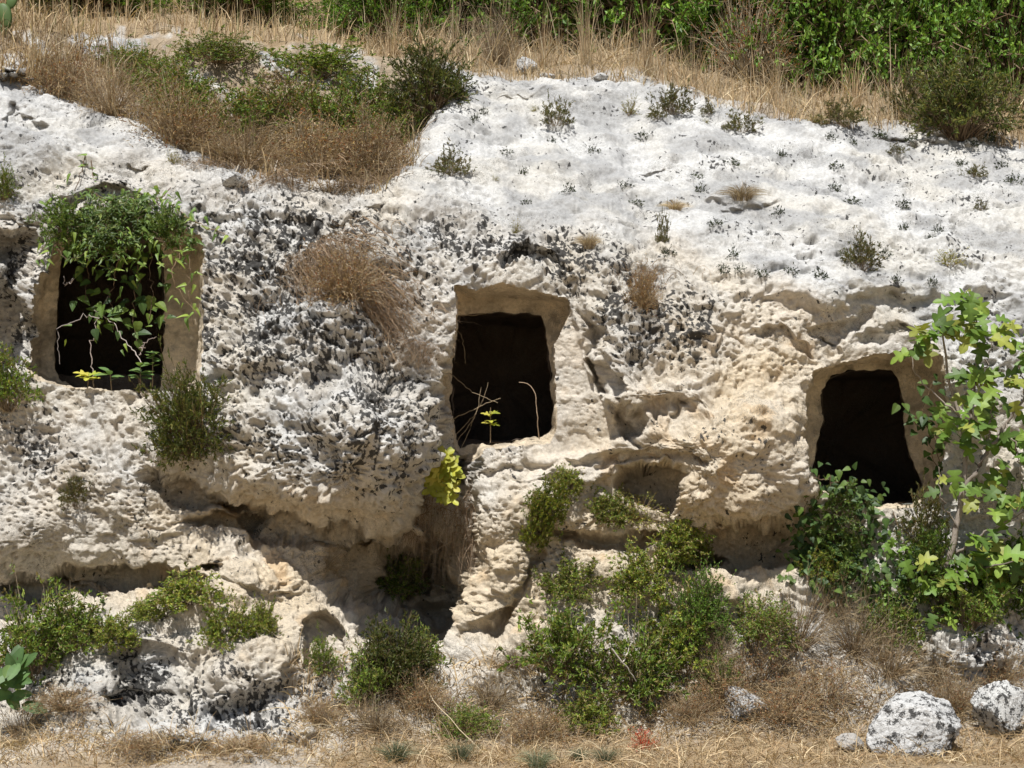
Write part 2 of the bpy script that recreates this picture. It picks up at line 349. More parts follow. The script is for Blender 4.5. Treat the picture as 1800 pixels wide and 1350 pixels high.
rk = 1 - np.abs(noise(wP * 12, 97)); rk2 = 1 - np.abs(noise(wP * 27, 98))
h = .085 * fbm(P * 1.3, 3, 36) + .022 * noise(P * 5, 37)
h += slope * (.026 * fbm(P * np.array([6., 6, 10]), 3, 38) + .005 * b18 - .006 * rk ** 6 + .0045 * f40 + .003 * f70)
h += face * (.009 * fbm(P * 9, 2, 39) + .003 * b18 + .004 * f40 + .0026 * f70)
def ledges(Q, sc, seed, step, sharp, amp):
    # broken steps: a slow field cut into terraces with sharp rims
    t = fbm(Q * sc, 3, seed) / step; k = np.floor(t); f = t - k
    return amp * (k + sstep(.5 - sharp, .5 + sharp, f))
h += face * (.8 + .3 * karst) * ledges(wP, np.array([1.7, 1.7, 2.6]), 94, .40, .22, .046)
h += karst * ledges(wP, np.array([4.5, 4.5, 6.5]), 95, .4, .3, .007)
h += slope * ledges(wP, np.array([2., 2, 3.5]), 96, .45, .35, .02)
h += karst * (0.020 * b9 + .011 * b18 - .012 * rk ** 5 - .009 * rk2 ** 4 + .007 * b40 + .003 * f70)
h -= face * (1 - karst) * (.006 * rk ** 6 + .006 * rk2 ** 5)
h += face * warm * (.020 * np.abs(noise(P * np.array([4, 4, 11.]), 41)) + .006 * b40 + .004 * b18 - .006 * rk2 ** 4)
# pits
gate = noise(P * 1.6, 42)
def pits(sc, seed, keep, depth, lo, hi, stretch=1.4):
    jx = .25 * noise(P * sc * 1.3, seed + 60); jz = .25 * noise(P * sc * 1.3, seed + 61)
    f, r = worley(P[..., 0] * sc / stretch + jx, S2 * sc + jz, seed)
    return depth * (1 - sstep(lo, hi, f)) * (r < keep)
small = sstep(1.2, .3, np.abs(P[..., 0]) / 4.5)
pit = pits(9, 3, .22, .05, .14, .32) * np.clip(.35 + slope * (.4 + 1.1 * gate) + .5 * karst, 0, 1) + pits(25, 5, .5, .026, .14, .38, 1.2) * np.clip(.5 + karst + gate * .8, 0, 1.2) * (1 - .5 * slope)
pit += face * pits(13, 8, .55, .036, .12, .34, 1.1) * np.clip(karst + .4 * warm, 0, 1) + pits(5.2, 9, .2, .06, .12, .24, 1.8) * slope * np.clip(.6 + gate, 0, 1)
h -= pit
h = h * (1 - .5 * jamb)
calm = sstep(0, 80, Vv - 1245 - 55 * sstep(660, 560, U) + 30 * noise(P * 2, 44))          # the foot of the cliff runs out into level ground
h = h * (1 - .85 * calm)
edgefade = sstep(-60, 20, Vv)
ND = norm(N0 + .9 * karst[..., None] * np.array([0, -.88, .47])); PB = P; P = P + ND * (h * edgefade)[..., None]; PC = .85 * PB + .15 * P
# rock colours: pale weathered skin, grey algae bands, warm fresh stone, black lichen
white = np.array([.62, .61, .585]); grey = np.array([.40, .395, .385]); tan = np.array([.635, .53, .385]); lich = np.array([.045, .043, .04]); soil = np.array([.34, .25, .15])
cream = np.array([.60, .57, .51]); gm = sstep(-.15, .55, fbm(PC * np.array([2.2, 2.2, 3.]), 4, 51) + .12) * (.34 + .80 * slope)
cc = white + (cream - white) * (sstep(-.2, .4, fbm(PC * 1.1, 2, 63)) * .8)[..., None]; cc = cc + (grey - cc) * (gm * .8)[..., None]
stain = sstep(-.1, .45, fbm(PC * 3.2, 4, 64)) * np.clip(karst * .75 + .5 * patch(40, 800, 160, 200) + .4 * patch(40, 500, 120, 200), 0, 1) * .6
cc = cc + (np.array([.24, .24, .24]) - cc) * stain[..., None]
tm = np.clip(face * (.34 - .16 * karst) + .62 * warm + .30 * fbm(PC * 3, 3, 52) * face, 0, 1)
cc = cc + (tan - cc) * tm[..., None]
och = sstep(.25, .6, fbm(PC * 4, 3, 57)) * warm * .45
cc = cc + (np.array([.60, .40, .20]) - cc) * och[..., None]
l1 = .55 * fbm(PC * 5, 3, 53) + .8 * noise(PC * 26, 54) + 1.0 * noise(PC * 50, 58); l2 = fbm(PC * 1.5, 2, 55)
lz = np.clip(karst * 1.0 + .45 * patch(30, 820, 130, 140) + .5 * patch(30, 520, 90, 170) + .3 * patch(330, 1230, 220, 90) + .3 * patch(430, 450, 120, 120) + .55 * patch(1240, 570, 34, 90) + .5 * patch(960, 440, 170, 40) + .5 * patch(1130, 540, 60, 110) + .35 * patch(640, 640, 200, 60) + .4 * patch(700, 780, 70, 120) - .3 * warm, 0, 1.3) * (1 - .35 * slope)
lf = np.clip(.5 + 1.1 * (l1 + .55 * l2 + lz * .77 - .96), 0, 1); lf = np.maximum(lf, np.clip(.5 + 1.3 * (l1 + .35 * gate + (.20 * slope) - .86), 0, 1) * .95)
sm = np.clip(calm + sstep(-6, 14, crest - Vv + 8 * noise(PC * 5, 60)) + hol * .85 * sstep(10, 60, ridge - Vv) * (1 - sstep(.0, .35, fbm(PC * 2.6, 3, 59)) * sstep(160, 60, np.abs(Vv - 80))), 0, 1)
cc = cc + (soil - cc) * sm[..., None]; lf = lf * (1 - sm)
cc *= (1 + .10 * f40 + .07 * f70)[..., None]; cc = np.concatenate([cc, lf[..., None]], -1)

# ---- tombs cut into the face
def closed(pts, n):
    p = np.array(pts, float); q = np.vstack([p, p[:1]]); s = np.concatenate([[0], np.cumsum(np.linalg.norm(np.diff(q, axis=0), axis=1))])
    t = np.linspace(0, s[-1], n, endpoint=False); r = np.stack([np.interp(t, s, q[:, 0]), np.interp(t, s, q[:, 1])], 1)
    for _ in range(2): r = .25 * np.roll(r, 1, 0) + .5 * r + .25 * np.roll(r, -1, 0)
    return r
def resample_match(pts, ref):
    """door outline with as many points as the niche outline, matched by angle about the centre"""
    p = closed(pts, 720); c = p.mean(0); a = np.unwrap(np.arctan2(p[:, 1] - c[1], p[:, 0] - c[0])); cr = ref.mean(0)
    ar = np.arctan2(ref[:, 1] - cr[1], ref[:, 0] - cr[0]); o = np.argsort(np.mod(a, 2 * np.pi)); am = np.mod(a, 2 * np.pi)[o]
    return np.stack([np.interp(np.mod(ar, 2 * np.pi), am, p[o, k], period=2 * np.pi) for k in (0, 1)], 1)
def inside(poly, X, Y):
    r = np.zeros(X.shape, bool); n = len(poly)
    for k in range(n):
        x1, y1 = poly[k]; x2, y2 = poly[(k + 1) % n]
        if y1 == y2: continue
        m = ((y1 > Y) != (y2 > Y)) & (X < (x2 - x1) * (Y - y1) / (y2 - y1) + x1); r ^= m
    return r
TOMBS = [
 dict(out=[(45, 650), (49, 600), (60, 540), (74, 480), (92, 425), (112, 396), (200, 388), (300, 390), (352, 404), (359, 450), (358, 560), (355, 640), (351, 688), (290, 692), (190, 690), (110, 680), (60, 668)],
      door=[(97, 650), (95, 620), (99, 560), (104, 490), (110, 440), (130, 418), (200, 410), (270, 414), (286, 430), (287, 560), (286, 660), (280, 688), (190, 687), (125, 679), (105, 668)], d1=.62, y=.16,
      label='leftmost rock-cut tomb, its square doorway draped with green vine'),
 dict(out=[(797, 497), (870, 505), (935, 512), (1000, 520), (1004, 548), (988, 580), (974, 606), (977, 680), (980, 752), (968, 776), (900, 783), (842, 791), (836, 812), (804, 808), (792, 760), (787, 700), (792, 620), (801, 580), (803, 540)],
      door=[(806, 553), (880, 549), (950, 554), (959, 575), (962, 605), (967, 650), (972, 710), (972, 755), (962, 768), (900, 775), (838, 783), (808, 790), (799, 760), (794, 700), (797, 640), (803, 580)], d1=.48, y=.17,
      label='middle rock-cut tomb, a bare upright doorway with dry twigs at its left edge'),
 dict(out=[(1423, 672), (1430, 652), (1470, 637), (1530, 623), (1600, 621), (1643, 628), (1652, 680), (1660, 760), (1654, 850), (1610, 892), (1530, 896), (1440, 862), (1413, 822), (1410, 760), (1416, 700)],
      door=[(1446, 672), (1480, 655), (1520, 650), (1568, 651), (1580, 672), (1590, 712), (1589, 752), (1595, 790), (1610, 825), (1622, 852), (1604, 882), (1540, 890), (1455, 872), (1431, 828), (1434, 775), (1447, 738), (1443, 695)], d1=.52, y=.22,
      label='rightmost rock-cut tomb, its dark doorway behind the fig leaves and ivy'),
]
keep = np.ones((len(vs) - 1, len(us) - 1), bool); ucen = (us[:-1] + us[1:]) / 2; vcen = (vs[:-1] + vs[1:]) / 2; UC, VC = np.meshgrid(ucen, vcen)
def gi(u, v): return np.interp(u, us, np.arange(len(us))), np.interp(v, vs, np.arange(len(vs)))
def surf(u, v, Aa=None):
    Aa = P if Aa is None else Aa
    fu, fv = gi(u, v); i = np.clip(fu.astype(int), 0, len(us) - 2); j = np.clip(fv.astype(int), 0, len(vs) - 2); a = (fu - i)[..., None]; b = (fv - j)[..., None]
    return (Aa[j, i] * (1 - a) + Aa[j, i + 1] * a) * (1 - b) + (Aa[j + 1, i] * (1 - a) + Aa[j + 1, i + 1] * a) * b
def tomb(T):
    n = 260; o = closed(T['out'], n); c = o.mean(0)
    k = np.arange(n); jit = (noise(np.stack([o[:, 0] * .05, o[:, 1] * .05, k * 0], 1), 71) * 2 + noise(np.stack([o[:, 0] * .16, o[:, 1] * .16, k * 0], 1), 70) * 1.5)[:, None]
    o = o + norm(o - c) * jit; keep[inside(o, UC, VC)] = False
    d = resample_match(T['door'], o)
    d = d + norm(d - d.mean(0)) * noise(np.stack([d[:, 0] * .06, d[:, 1] * .06, k * 0 + 3], 1), 72)[:, None] * 3
    y1 = T['y'] + T['d1']; y2 = y1 + .28
    rim = surf(o[:, 0] + norm(o - c)[:, 0] * 5, o[:, 1] + norm(o - c)[:, 1] * 5) + [0, .015, 0]
    lip = surf(o[:, 0] + norm(o - c)[:, 0] * 1.5, o[:, 1] + norm(o - c)[:, 1] * 1.5) + [0, .012, 0]
    back = unproj(o[:, 0] * .86 + d[:, 0] * .14, o[:, 1] * .6 + d[:, 1] * .4, y1)
    fr = unproj(d[:, 0], d[:, 1], y1 + .03); dc = d.mean(0)
    fr2 = unproj(dc[0] + (d[:, 0] - dc[0]) * 1.0, dc[1] + (d[:, 1] - dc[1]) * 1.0, y2)
    rings = [rim, lip] + [lip * (1 - t) + back * t for t in np.linspace(.06, 1, 26)] + [back * (1 - t) + fr * t for t in np.linspace(.1, 1, 12)]
    niche = np.stack(rings)
    def rough(G, amp, e0, seed):
        nn = norm(np.cross(np.gradient(G, axis=1), np.gradient(G, axis=0)))
        w = np.ones(len(G)); w[:e0] = 0
        hh = amp * (fbm(G * 6, 3, seed) + .5 * np.abs(noise(G * 22, seed + 5)) + .25 * noise(G * 50, seed + 6)); return G + nn * (hh * w[:, None])[..., None]
    niche = rough(niche, .03, 2, 73)
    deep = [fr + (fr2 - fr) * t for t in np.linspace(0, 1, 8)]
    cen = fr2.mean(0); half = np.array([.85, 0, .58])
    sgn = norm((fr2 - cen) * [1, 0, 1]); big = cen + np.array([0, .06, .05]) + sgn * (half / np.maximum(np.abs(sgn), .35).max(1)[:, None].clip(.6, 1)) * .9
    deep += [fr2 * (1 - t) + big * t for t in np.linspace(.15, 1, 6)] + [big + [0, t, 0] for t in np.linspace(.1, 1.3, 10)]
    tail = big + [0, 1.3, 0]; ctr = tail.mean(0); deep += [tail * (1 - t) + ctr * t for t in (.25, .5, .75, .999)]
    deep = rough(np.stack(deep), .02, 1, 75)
    root = thing('rock_cut_tomb', unproj(dc[0], d[:, 1].max(), y1), T['label'], 'tomb', 'rock-cut tombs in the cliff')
    base = np.array(root.location)
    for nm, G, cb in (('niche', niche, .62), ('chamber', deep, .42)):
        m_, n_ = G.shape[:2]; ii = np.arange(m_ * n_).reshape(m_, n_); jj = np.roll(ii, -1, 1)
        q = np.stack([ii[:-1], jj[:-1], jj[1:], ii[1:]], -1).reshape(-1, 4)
        g = fbm(G * 4, 3, 77)[..., None]; col = (np.array([.62, .52, .385]) if nm == 'niche' else np.array([.15, .115, .09])) * (1 + .38 * g) * (1 - .35 * sstep(.3, .6, fbm(G * 11, 2, 78))[..., None])  # chamber stone coloured far darker than the niche, to deepen the shade inside
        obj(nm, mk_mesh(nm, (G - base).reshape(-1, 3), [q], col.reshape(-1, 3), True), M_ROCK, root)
    return root
for T in TOMBS: tomb(T)

idx = np.arange(len(us) * len(vs)).reshape(len(vs), len(us))
quads = np.stack([idx[:-1, :-1], idx[1:, :-1], idx[1:, 1:], idx[:-1, 1:]], -1)[keep]
cliff = obj('cliff', mk_mesh('cliff', P.reshape(-1, 3), [quads], cc.reshape(-1, 4), True), M_ROCK)
tag(cliff, 'pitted white limestone cliff with rock-cut tombs', kind='structure')
NS = normals(P); NS = -NS if NS[..., 1].mean() > 0 else NS
NSb = norm(np.stack([bil(blur(blur(NS[::4, ::4, k], 3, 0), 3, 1), us[:2] * 0 + [0, 4], [0, 4], *np.meshgrid([0], [0]))[0, 0] * 0 + NS[..., k] for k in range(3)], -1)) if False else N0
def at(px, py, off=0.0):
    p = surf(np.array([px], float), np.array([py], float))[0]; nn = surf(np.array([px], float), np.array([py], float), N0)[0]; nn = nn / np.linalg.norm(nn)
    return p + nn * off, nn
def scale_at(p): return np.linalg.norm(p - CAM) / F * 1.0          # metres per photograph pixel at that distance

# ---- valley floor in front and hillside behind
def sheet(name, xs, ys, zf, colr, seed, label):
    X, Y = np.meshgrid(xs, ys); G = np.stack([X, Y, zf(X, Y)], -1); G[..., 2] += .02 * fbm(G * 1.5, 3, seed)
    ii = np.arange(X.size).reshape(X.shape); q = np.stack([ii[:-1, :-1], ii[:-1, 1:], ii[1:, 1:], ii[1:, :-1]], -1).reshape(-1, 4)
    c = colr * (1 + .25 * fbm(G * 2, 3, seed + 1)[..., None]); return tag(obj(name, mk_mesh(name, G.reshape(-1, 3), [q], c.reshape(-1, 3), True), M_SOIL), label, kind='structure')
zg = float(P[-1, :, 2].mean())
sheet('ground', np.linspace(-60, 60, 161), np.concatenate([np.linspace(-60, -8, 40), np.linspace(-7.5, -1.0, 60)]), lambda x, y: np.full_like(x, zg - .012) - .12 * sstep(-2.4, -1.2, y), np.array([.40, .30, .18]), 81, 'dry straw-coloured level ground before the cliff')
sheet('hillside', np.linspace(-60, 60, 121), np.linspace(2.6, 70, 90), lambda x, y: 4.3 - .07 * x + (y - 2.6) * .30 + .35 * sstep(6, 12, y) * (y - 6), np.array([.20, .16, .09]), 83, 'dry hillside rising behind the cliff top')

# ================================================================== plants: prototypes (unit size, root at the origin, growing along +z)
def shoots(rng, n, aspect, t_low, lump, lean=0.0, k=6, curve=.25, low=.05):
    th = np.arccos(rng.uniform(low, 1, n)); ph = rng.uniform(0, 2 * np.pi, n)
    d = np.stack([np.sin(th) * np.cos(ph), np.sin(th) * np.sin(ph), np.cos(th)], 1)
    r = (rng.uniform(.45, 1, n) ** .6) * np.where(rng.uniform(size=n) < .12, rng.uniform(1, 1.3, n), 1) * (1 + lump * noise(d * 1.9 + 5, int(rng.integers(0, 40))) + .5 * lump * noise(d * 4.5, 3))
    tip = d * r[:, None] * [.5 * aspect, .5 * aspect, 1]; st = tip * [.12, .12, 0] + np.stack([rng.normal(0, .03 * aspect, n), rng.normal(0, .03 * aspect, n), 0 * ph], 1)
    mid = (st + tip) * .5 + np.stack([0 * ph, 0 * ph, curve * rng.uniform(.2, 1, n) * np.abs(np.sin(th))], 1) + rng.normal(0, .05, (n, 3)); mid[:, 2] = np.maximum(mid[:, 2], .02)
    t = np.linspace(0, 1, k)[None, :, None]
    return (1 - t) ** 2 * st[:, None] + 2 * t * (1 - t) * mid[:, None] + t * t * tip[:, None]
def along(PL, t):
    n, k, _ = PL.shape; f = np.clip(t * (k - 1), 0, k - 1.001); i = f.astype(int); a = (f - i)[..., None]; r = np.arange(n)[:, None]
    return PL[r, i] * (1 - a) + PL[r, i + 1] * a, norm(PL[r, i + 1] - PL[r, i])
def shrub(seed, n, per, L, Wd, aspect, pal, stem, t0=.35, lump=.35, splay=.7, curve=.25, twig=.006, jit=.2, low=.05, sprig=0, fold=.25):
    rng = np.random.default_rng(seed); PL = shoots(rng, n, aspect, t0, lump, curve=curve, low=low)
    if sprig:   # side twigs
        t = rng.uniform(.4, .98, (n, sprig)); B, T = along(PL, t); B = B.reshape(-1, 3); T = T.reshape(-1, 3); m = len(B)
        d = norm(T * .8 + rng.normal(0, .6, (m, 3)) + [0, 0, .25]); ln = rng.uniform(.08, .2, m)[:, None, None]
        SP = B[:, None] + d[:, None] * np.linspace(0, 1, 3)[None, :, None] * ln + rng.normal(0, .008, (m, 3, 3)) * np.linspace(0, 1, 3)[None, :, None]
    sb = MB(); tubes(sb, PL[:, ::1 if not sprig else 2] if not sprig else PL[:, [0, 2, 4, 5]], twig * rng.uniform(.5, 1.2, (n, 1)) * (np.linspace(1, .3, 6)[None] if not sprig else np.array([[1, .7, .45, .3]])), pick(rng, stem, n))
    if sprig: tubes(sb, SP, .5 * twig * rng.uniform(.5, 1.2, (len(SP), 1)) * np.array([[1, .65, .3]]), pick(rng, stem, len(SP)))
    lb = None
    if per:
        src = SP if sprig else PL
        t = rng.uniform(.1 if sprig else t0, 1, (len(src), per)); B, T = along(src, t); B = B.reshape(-1, 3); T = T.reshape(-1, 3); m = len(B)
        d = norm(T + rng.normal(0, splay, (m, 3))); lb = MB()
        leaves(lb, B, d, L * rng.uniform(.6, 1.3, m), Wd * rng.uniform(.7, 1.2, m), pick(rng, pal, m, jit) * (.8 + .4 * rng.uniform(size=(len(src), 1, 1)) * np.ones((1, per, 1))).reshape(-1, 1), rng, fold)
        lb = lb.mesh('foliage')
    return [('stems', sb.mesh('stems'), M_BARK), ('foliage', lb, M_LEAF)] if lb else [('stems', sb.mesh('stems'), M_DRY)]
def tuft(seed, n, aspect, pal, wd=.012, bend=.35, hang=False, k=6, var=.5):
    rng = np.random.default_rng(seed); ph = rng.uniform(0, 2 * np.pi, n); sp = np.sqrt(rng.uniform(0, 1, n)); h = rng.uniform(1 - var, 1, n)
    out = np.stack([np.cos(ph), np.sin(ph), 0 * ph], 1); t = np.linspace(0, 1, k)[None, :, None]
    if hang:
        st = np.stack([rng.normal(0, .30, n) * aspect, rng.normal(0, .05, n), -rng.uniform(0, 1, n) ** 1.5 * .55], 1); L_ = rng.uniform(.15, .6, n)[:, None]
        dr = np.stack([rng.normal(0, .38, n), -np.abs(rng.normal(.12, .2, n)), rng.normal(.15, .35, n)], 1); mid = st + dr * L_ * .7
        tip = st + dr * L_ * [1.0, 1, .2] + np.stack([0 * h, 0 * h, -L_[:, 0] * rng.uniform(.5, 1, n)], 1)
    else:
        tip = out * (sp * .5 * aspect)[:, None] + np.stack([0 * h, 0 * h, h * (1 - bend * sp)], 1); mid = out * (sp * .12 * aspect)[:, None] + np.stack([0 * h, 0 * h, h * .62], 1) + rng.normal(0, .05, (n, 3)); st = out * (.14 * sp)[:, None] * aspect
    PL = (1 - t) ** 2 * st[:, None] + 2 * t * (1 - t) * mid[:, None] + t * t * tip[:, None] + rng.normal(0, .008, (n, k, 3))
    mb = MB(); ribbons(mb, PL, wd * rng.uniform(.6, 1.4, (n, 1)) * np.array([1, 1, .9, .7, .5, .15])[None, :k], pick(rng, pal, n, .22), rng)
    return [('', mb.mesh('grass'), M_DRY)]

DARKG = [(.062, .086, .022), (.088, .115, .027), (.13, .15, .034), (.165, .155, .045)]
OLIVE = [(.12, .13, .04), (.09, .105, .032), (.16, .15, .06), (.20, .15, .07)]
YELLOW = [(.30, .28, .06), (.22, .23, .05), (.36, .27, .08), (.15, .17, .04)]
GREEN = [(.12, .20, .030), (.085, .145, .024), (.17, .25, .040), (.23, .27, .05), (.25, .20, .075)]
LEAFG = [(.14, .26, .036), (.095, .19, .028), (.20, .31, .05)]
LIME = [(.23, .29, .045), (.15, .22, .035), (.33, .33, .06), (.11, .165, .03), (.28, .22, .10)]
STRAW = [(.46, .35, .21), (.38, .28, .16), (.52, .43, .28), (.30, .20, .11)]
BROWN = [(.31, .22, .12), (.38, .28, .16), (.23, .15, .085), (.44, .33, .18)]
GREYT = [(.33, .265, .175), (.26, .20, .13), (.38, .315, .215)]
RUST = [(.26, .10, .035), (.34, .17, .05), (.18, .09, .04)]
STEMC = [(.16, .11, .07), (.22, .16, .10)]
PROTO = {
 'juniper': [shrub(100 + i, 230, 9, .06, .019, 1.25, DARKG, STEMC, sprig=4, lump=.5, splay=.5) for i in range(3)],
 'thyme':   [shrub(110 + i, 70, 11, .085, .026, 1.5, OLIVE, STEMC + GREYT, sprig=3, lump=.35, splay=.5, curve=.05) for i in range(4)],
 'yellow':  [shrub(120 + i, 80, 9, .075, .03, 1.6, YELLOW, STEMC, t0=.2, lump=.3) for i in range(3)],
 'green':   [shrub(130 + i, 130, 9, .062, .030, 1.25, GREEN + LIME[:2], STEMC + GREYT, sprig=3, lump=.75, splay=.7) for i in range(4)],
 'tree':    [shrub(140 + i, 420, 13, .030, .020, 1.2, LEAFG, STEMC, sprig=3, lump=.6, splay=.8, low=-.1) for i in range(4)],
 'creeper': [shrub(150 + i, 170, 11, .075, .034, 1.7, LIME, STEMC, t0=.2, lump=.5, sprig=3, curve=.1, twig=.004) for i in range(4)],
 'vinebush': [shrub(155 + i, 110, 8, .11, .034, 1.5, [(.085, .15, .025), (.06, .105, .02), (.12, .19, .032), (.16, .20, .04)], STEMC, sprig=3, lump=.8, splay=.9, low=-.4, curve=.05) for i in range(3)],
 'bramble': [shrub(160 + i, 320, 3, .045, .014, 1.5, BROWN + RUST[:1], BROWN + GREYT, sprig=3, lump=.4, splay=.9, twig=.005, low=-.05) for i in range(3)],
 'mixed':   [shrub(165 + i, 220, 7, .055, .026, 1.5, GREEN, BROWN, sprig=3, lump=.45, splay=.8, twig=.005, low=-.05) for i in range(3)],
 'drytwig': [shrub(170 + i, 260, 0, 0, 0, 1.3, BROWN, GREYT + BROWN, sprig=3, lump=.3, twig=.0045, low=-.1) for i in range(3)],
 'rust':    [shrub(175, 200, 3, .035, .010, 1.3, RUST, GREYT, sprig=3, lump=.3, twig=.006)],
 'red':     [shrub(178, 70, 9, .10, .03, 2.2, [(.55, .05, .025), (.62, .10, .04), (.42, .05, .03)], RUST, t0=.2, curve=.05)],
 'rosette': [shrub(180 + i, 26, 4, .30, .13, 2.4, [(.045, .06, .03), (.03, .04, .022), (.07, .085, .04)], STEMC, t0=.3, curve=0) for i in range(3)],
 'straw':   [tuft(190 + i, 60, 1.1, STRAW, .010, .25, var=.75) for i in range(5)],
 'cushion': [tuft(195 + i, 420, 2.4, STRAW + GREYT, .014, .7) for i in range(3)],
 'hair':    [tuft(200 + i, 620, .75, [(.24, .165, .10), (.29, .21, .14), (.20, .135, .085), (.33, .26, .19)], .0055, hang=True) for i in range(3)],
 'greygrass': [tuft(205 + i, 260, 1.7, [(.16, .18, .11), (.22, .22, .14), (.12, .15, .08)], .012, .5) for i in range(2)],
}
NAMES = dict(juniper=('evergreen_shrub', 'shrub'), thyme=('dwarf_shrub', 'shrub'), yellow=('herb_clump', 'herb'), green=('leafy_shrub', 'shrub'), tree=('broadleaf_shrub', 'shrub'), creeper=('creeping_plant', 'creeper'),
             bramble=('dry_bramble', 'bramble'), vinebush=('vine_tangle', 'vine'), mixed=('bramble_bush', 'bramble'), drytwig=('dry_shrub', 'dry shrub'), rust=('withered_shrub', 'dry shrub'), red=('red_plant', 'herb'), rosette=('rosette_plant', 'herb'),
             straw=('grass_tuft', 'grass'), cushion=('dry_cushion', 'dry plant'), hair=('hanging_grass', 'grass'), greygrass=('grass_tuft', 'grass'))
PR = np.random.default_rng(77); _use = {}
def plant(kind, cx, row, w, h, label, group=None, k=.2, sink=.01, spin=None):
    """root on the rock at (cx,row); w, h are its size there in photograph units"""
    p, nn = at(cx, row); m = scale_at(p); ax = norm(np.array([0, 0, 1.]) * (1 - k) + nn * k); p = p - nn * sink
    v = PROTO[kind]; i = _use.get(kind, 0); _use[kind] = i + 1; parts = v[i % len(v)]
    asp = {'juniper': 1.25, 'thyme': 1.5, 'yellow': 1.6, 'green': 1.25, 'tree': 1.2, 'creeper': 1.7, 'bramble': 1.5, 'vinebush': 1.5, 'mixed': 1.5, 'drytwig': 1.3, 'rust': 1.3, 'red': 2.2, 'rosette': 2.4, 'straw': 1.1, 'cushion': 2.4, 'hair': .75, 'greygrass': 1.7}[kind]
    sz = h * m; sx = w * m / asp
    q = Vector((0, 0, 1)).rotation_difference(Vector(ax)).to_matrix().to_4x4() if kind != 'hair' else Matrix.Identity(4)
    M = Matrix.Translation(Vector(p)) @ q @ (Matrix.Rotation(PR.uniform(0, 6.28), 4, 'Z') if kind != 'hair' else Matrix.Rotation(spin or 0, 4, 'Y')) @ Matrix.Diagonal((sx, sx, sz, 1))
    nm, cat = NAMES[kind]
    if len(parts) == 1:
        o = obj(nm, parts[0][1], parts[0][2]); o.matrix_world = M; return tag(o, label, cat, group, 'thing')
    o = bpy.data.objects.new(nm, None); COL.objects.link(o); o.empty_display_size = .05; o.matrix_world = M; tag(o, label, cat, group)
    for pn, me, mt in parts: obj(pn, me, mt, o)
    return o

# ------------------------------------------------------------------ cliff top: shrubs behind, dry grass on the brow
G1 = 'broadleaf shrubs behind the cliff top'
for cx, dr, w, h, lab in [
 (150, 40, 300, 90, 'low green shrub at the top left behind the white ledge'), (420, 40, 260, 110, 'green shrub above the white ledge left of the brow'),
 (660, 30, 230, 190, 'green shrub behind the tall straw left of the grey dead shrub'), (800, 62, 330, 330, 'green shrub behind the grey dead shrub at the brow'),
 (960, 66, 330, 360, 'bright green shrub top centre behind tall straw stalks'), (1130, 66, 330, 380, 'dark green shrub left of the rust-brown withered shrub'),
 (1300, 70, 320, 400, 'green shrub behind the rust-brown withered shrub'), (1450, 72, 320, 420, 'bright green shrub right of the rust-brown withered shrub'),
 (1600, 72, 330, 420, 'green shrub above the round dark evergreen shrub'), (1760, 72, 340, 430, 'dark shrub in the top right corner'), (1950, 70, 340, 430, 'green shrub beyond the top right corner'),
 (1060, 90, 420, 560, 'tall green shrub at the very back, top centre'), (1400, 95, 420, 600, 'tall green shrub at the very back, right of centre'), (1700, 95, 420, 600, 'tall green shrub at the very back, top right')]:
    row = max(-45, float(brow_curve(CREST, cx)) - dr)
    plant('tree', cx, row, w, h, lab, G1, 0, .05)
plant('rust', 1315, 150, 210, 190, 'rust-brown withered shrub rising from the straw at the brow', None, 0)
plant('drytwig', 870, 112, 130, 125, 'grey dead twiggy shrub on the brow above the white slope', None, 0)
plant('juniper', 1690, 238, 200, 165, 'large round dark evergreen shrub at the upper right brow', None, .15)
plant('thyme', 1610, 205, 120, 110, 'brownish shrub against the left side of the large round evergreen', None, .1)
plant('juniper', 758, 212, 170, 150, 'dark evergreen shrub left of the white slope at the brow', None, .15)
for cx, row, w, h, lab in [(105, 150, 70, 170, 'tall straw tuft at the far left of the brow'), (690, 100, 60, 150, 'tall straw tuft above the left dark evergreen shrub'), (800, 100, 60, 160, 'tall straw tuft left of the grey dead shrub'), (955, 118, 60, 150, 'tall straw tuft right of the grey dead shrub'),
                           (1030, 128, 80, 190, 'tallest straw tuft above the middle of the white slope'), (1135, 140, 70, 200, 'tall straw tuft left of the rust-brown withered shrub'), (1220, 160, 60, 150, 'straw tuft at the foot of the rust-brown shrub'),
                           (1360, 195, 70, 130, 'straw tuft right of the rust-brown shrub'), (1500, 200, 80, 120, 'pale straw tuft left of the large round evergreen'), (1785, 240, 60, 150, 'straw tuft right of the large round evergreen')]:
    plant('straw', cx, row, w, h, lab, 'tall straw tufts on the brow', .1)
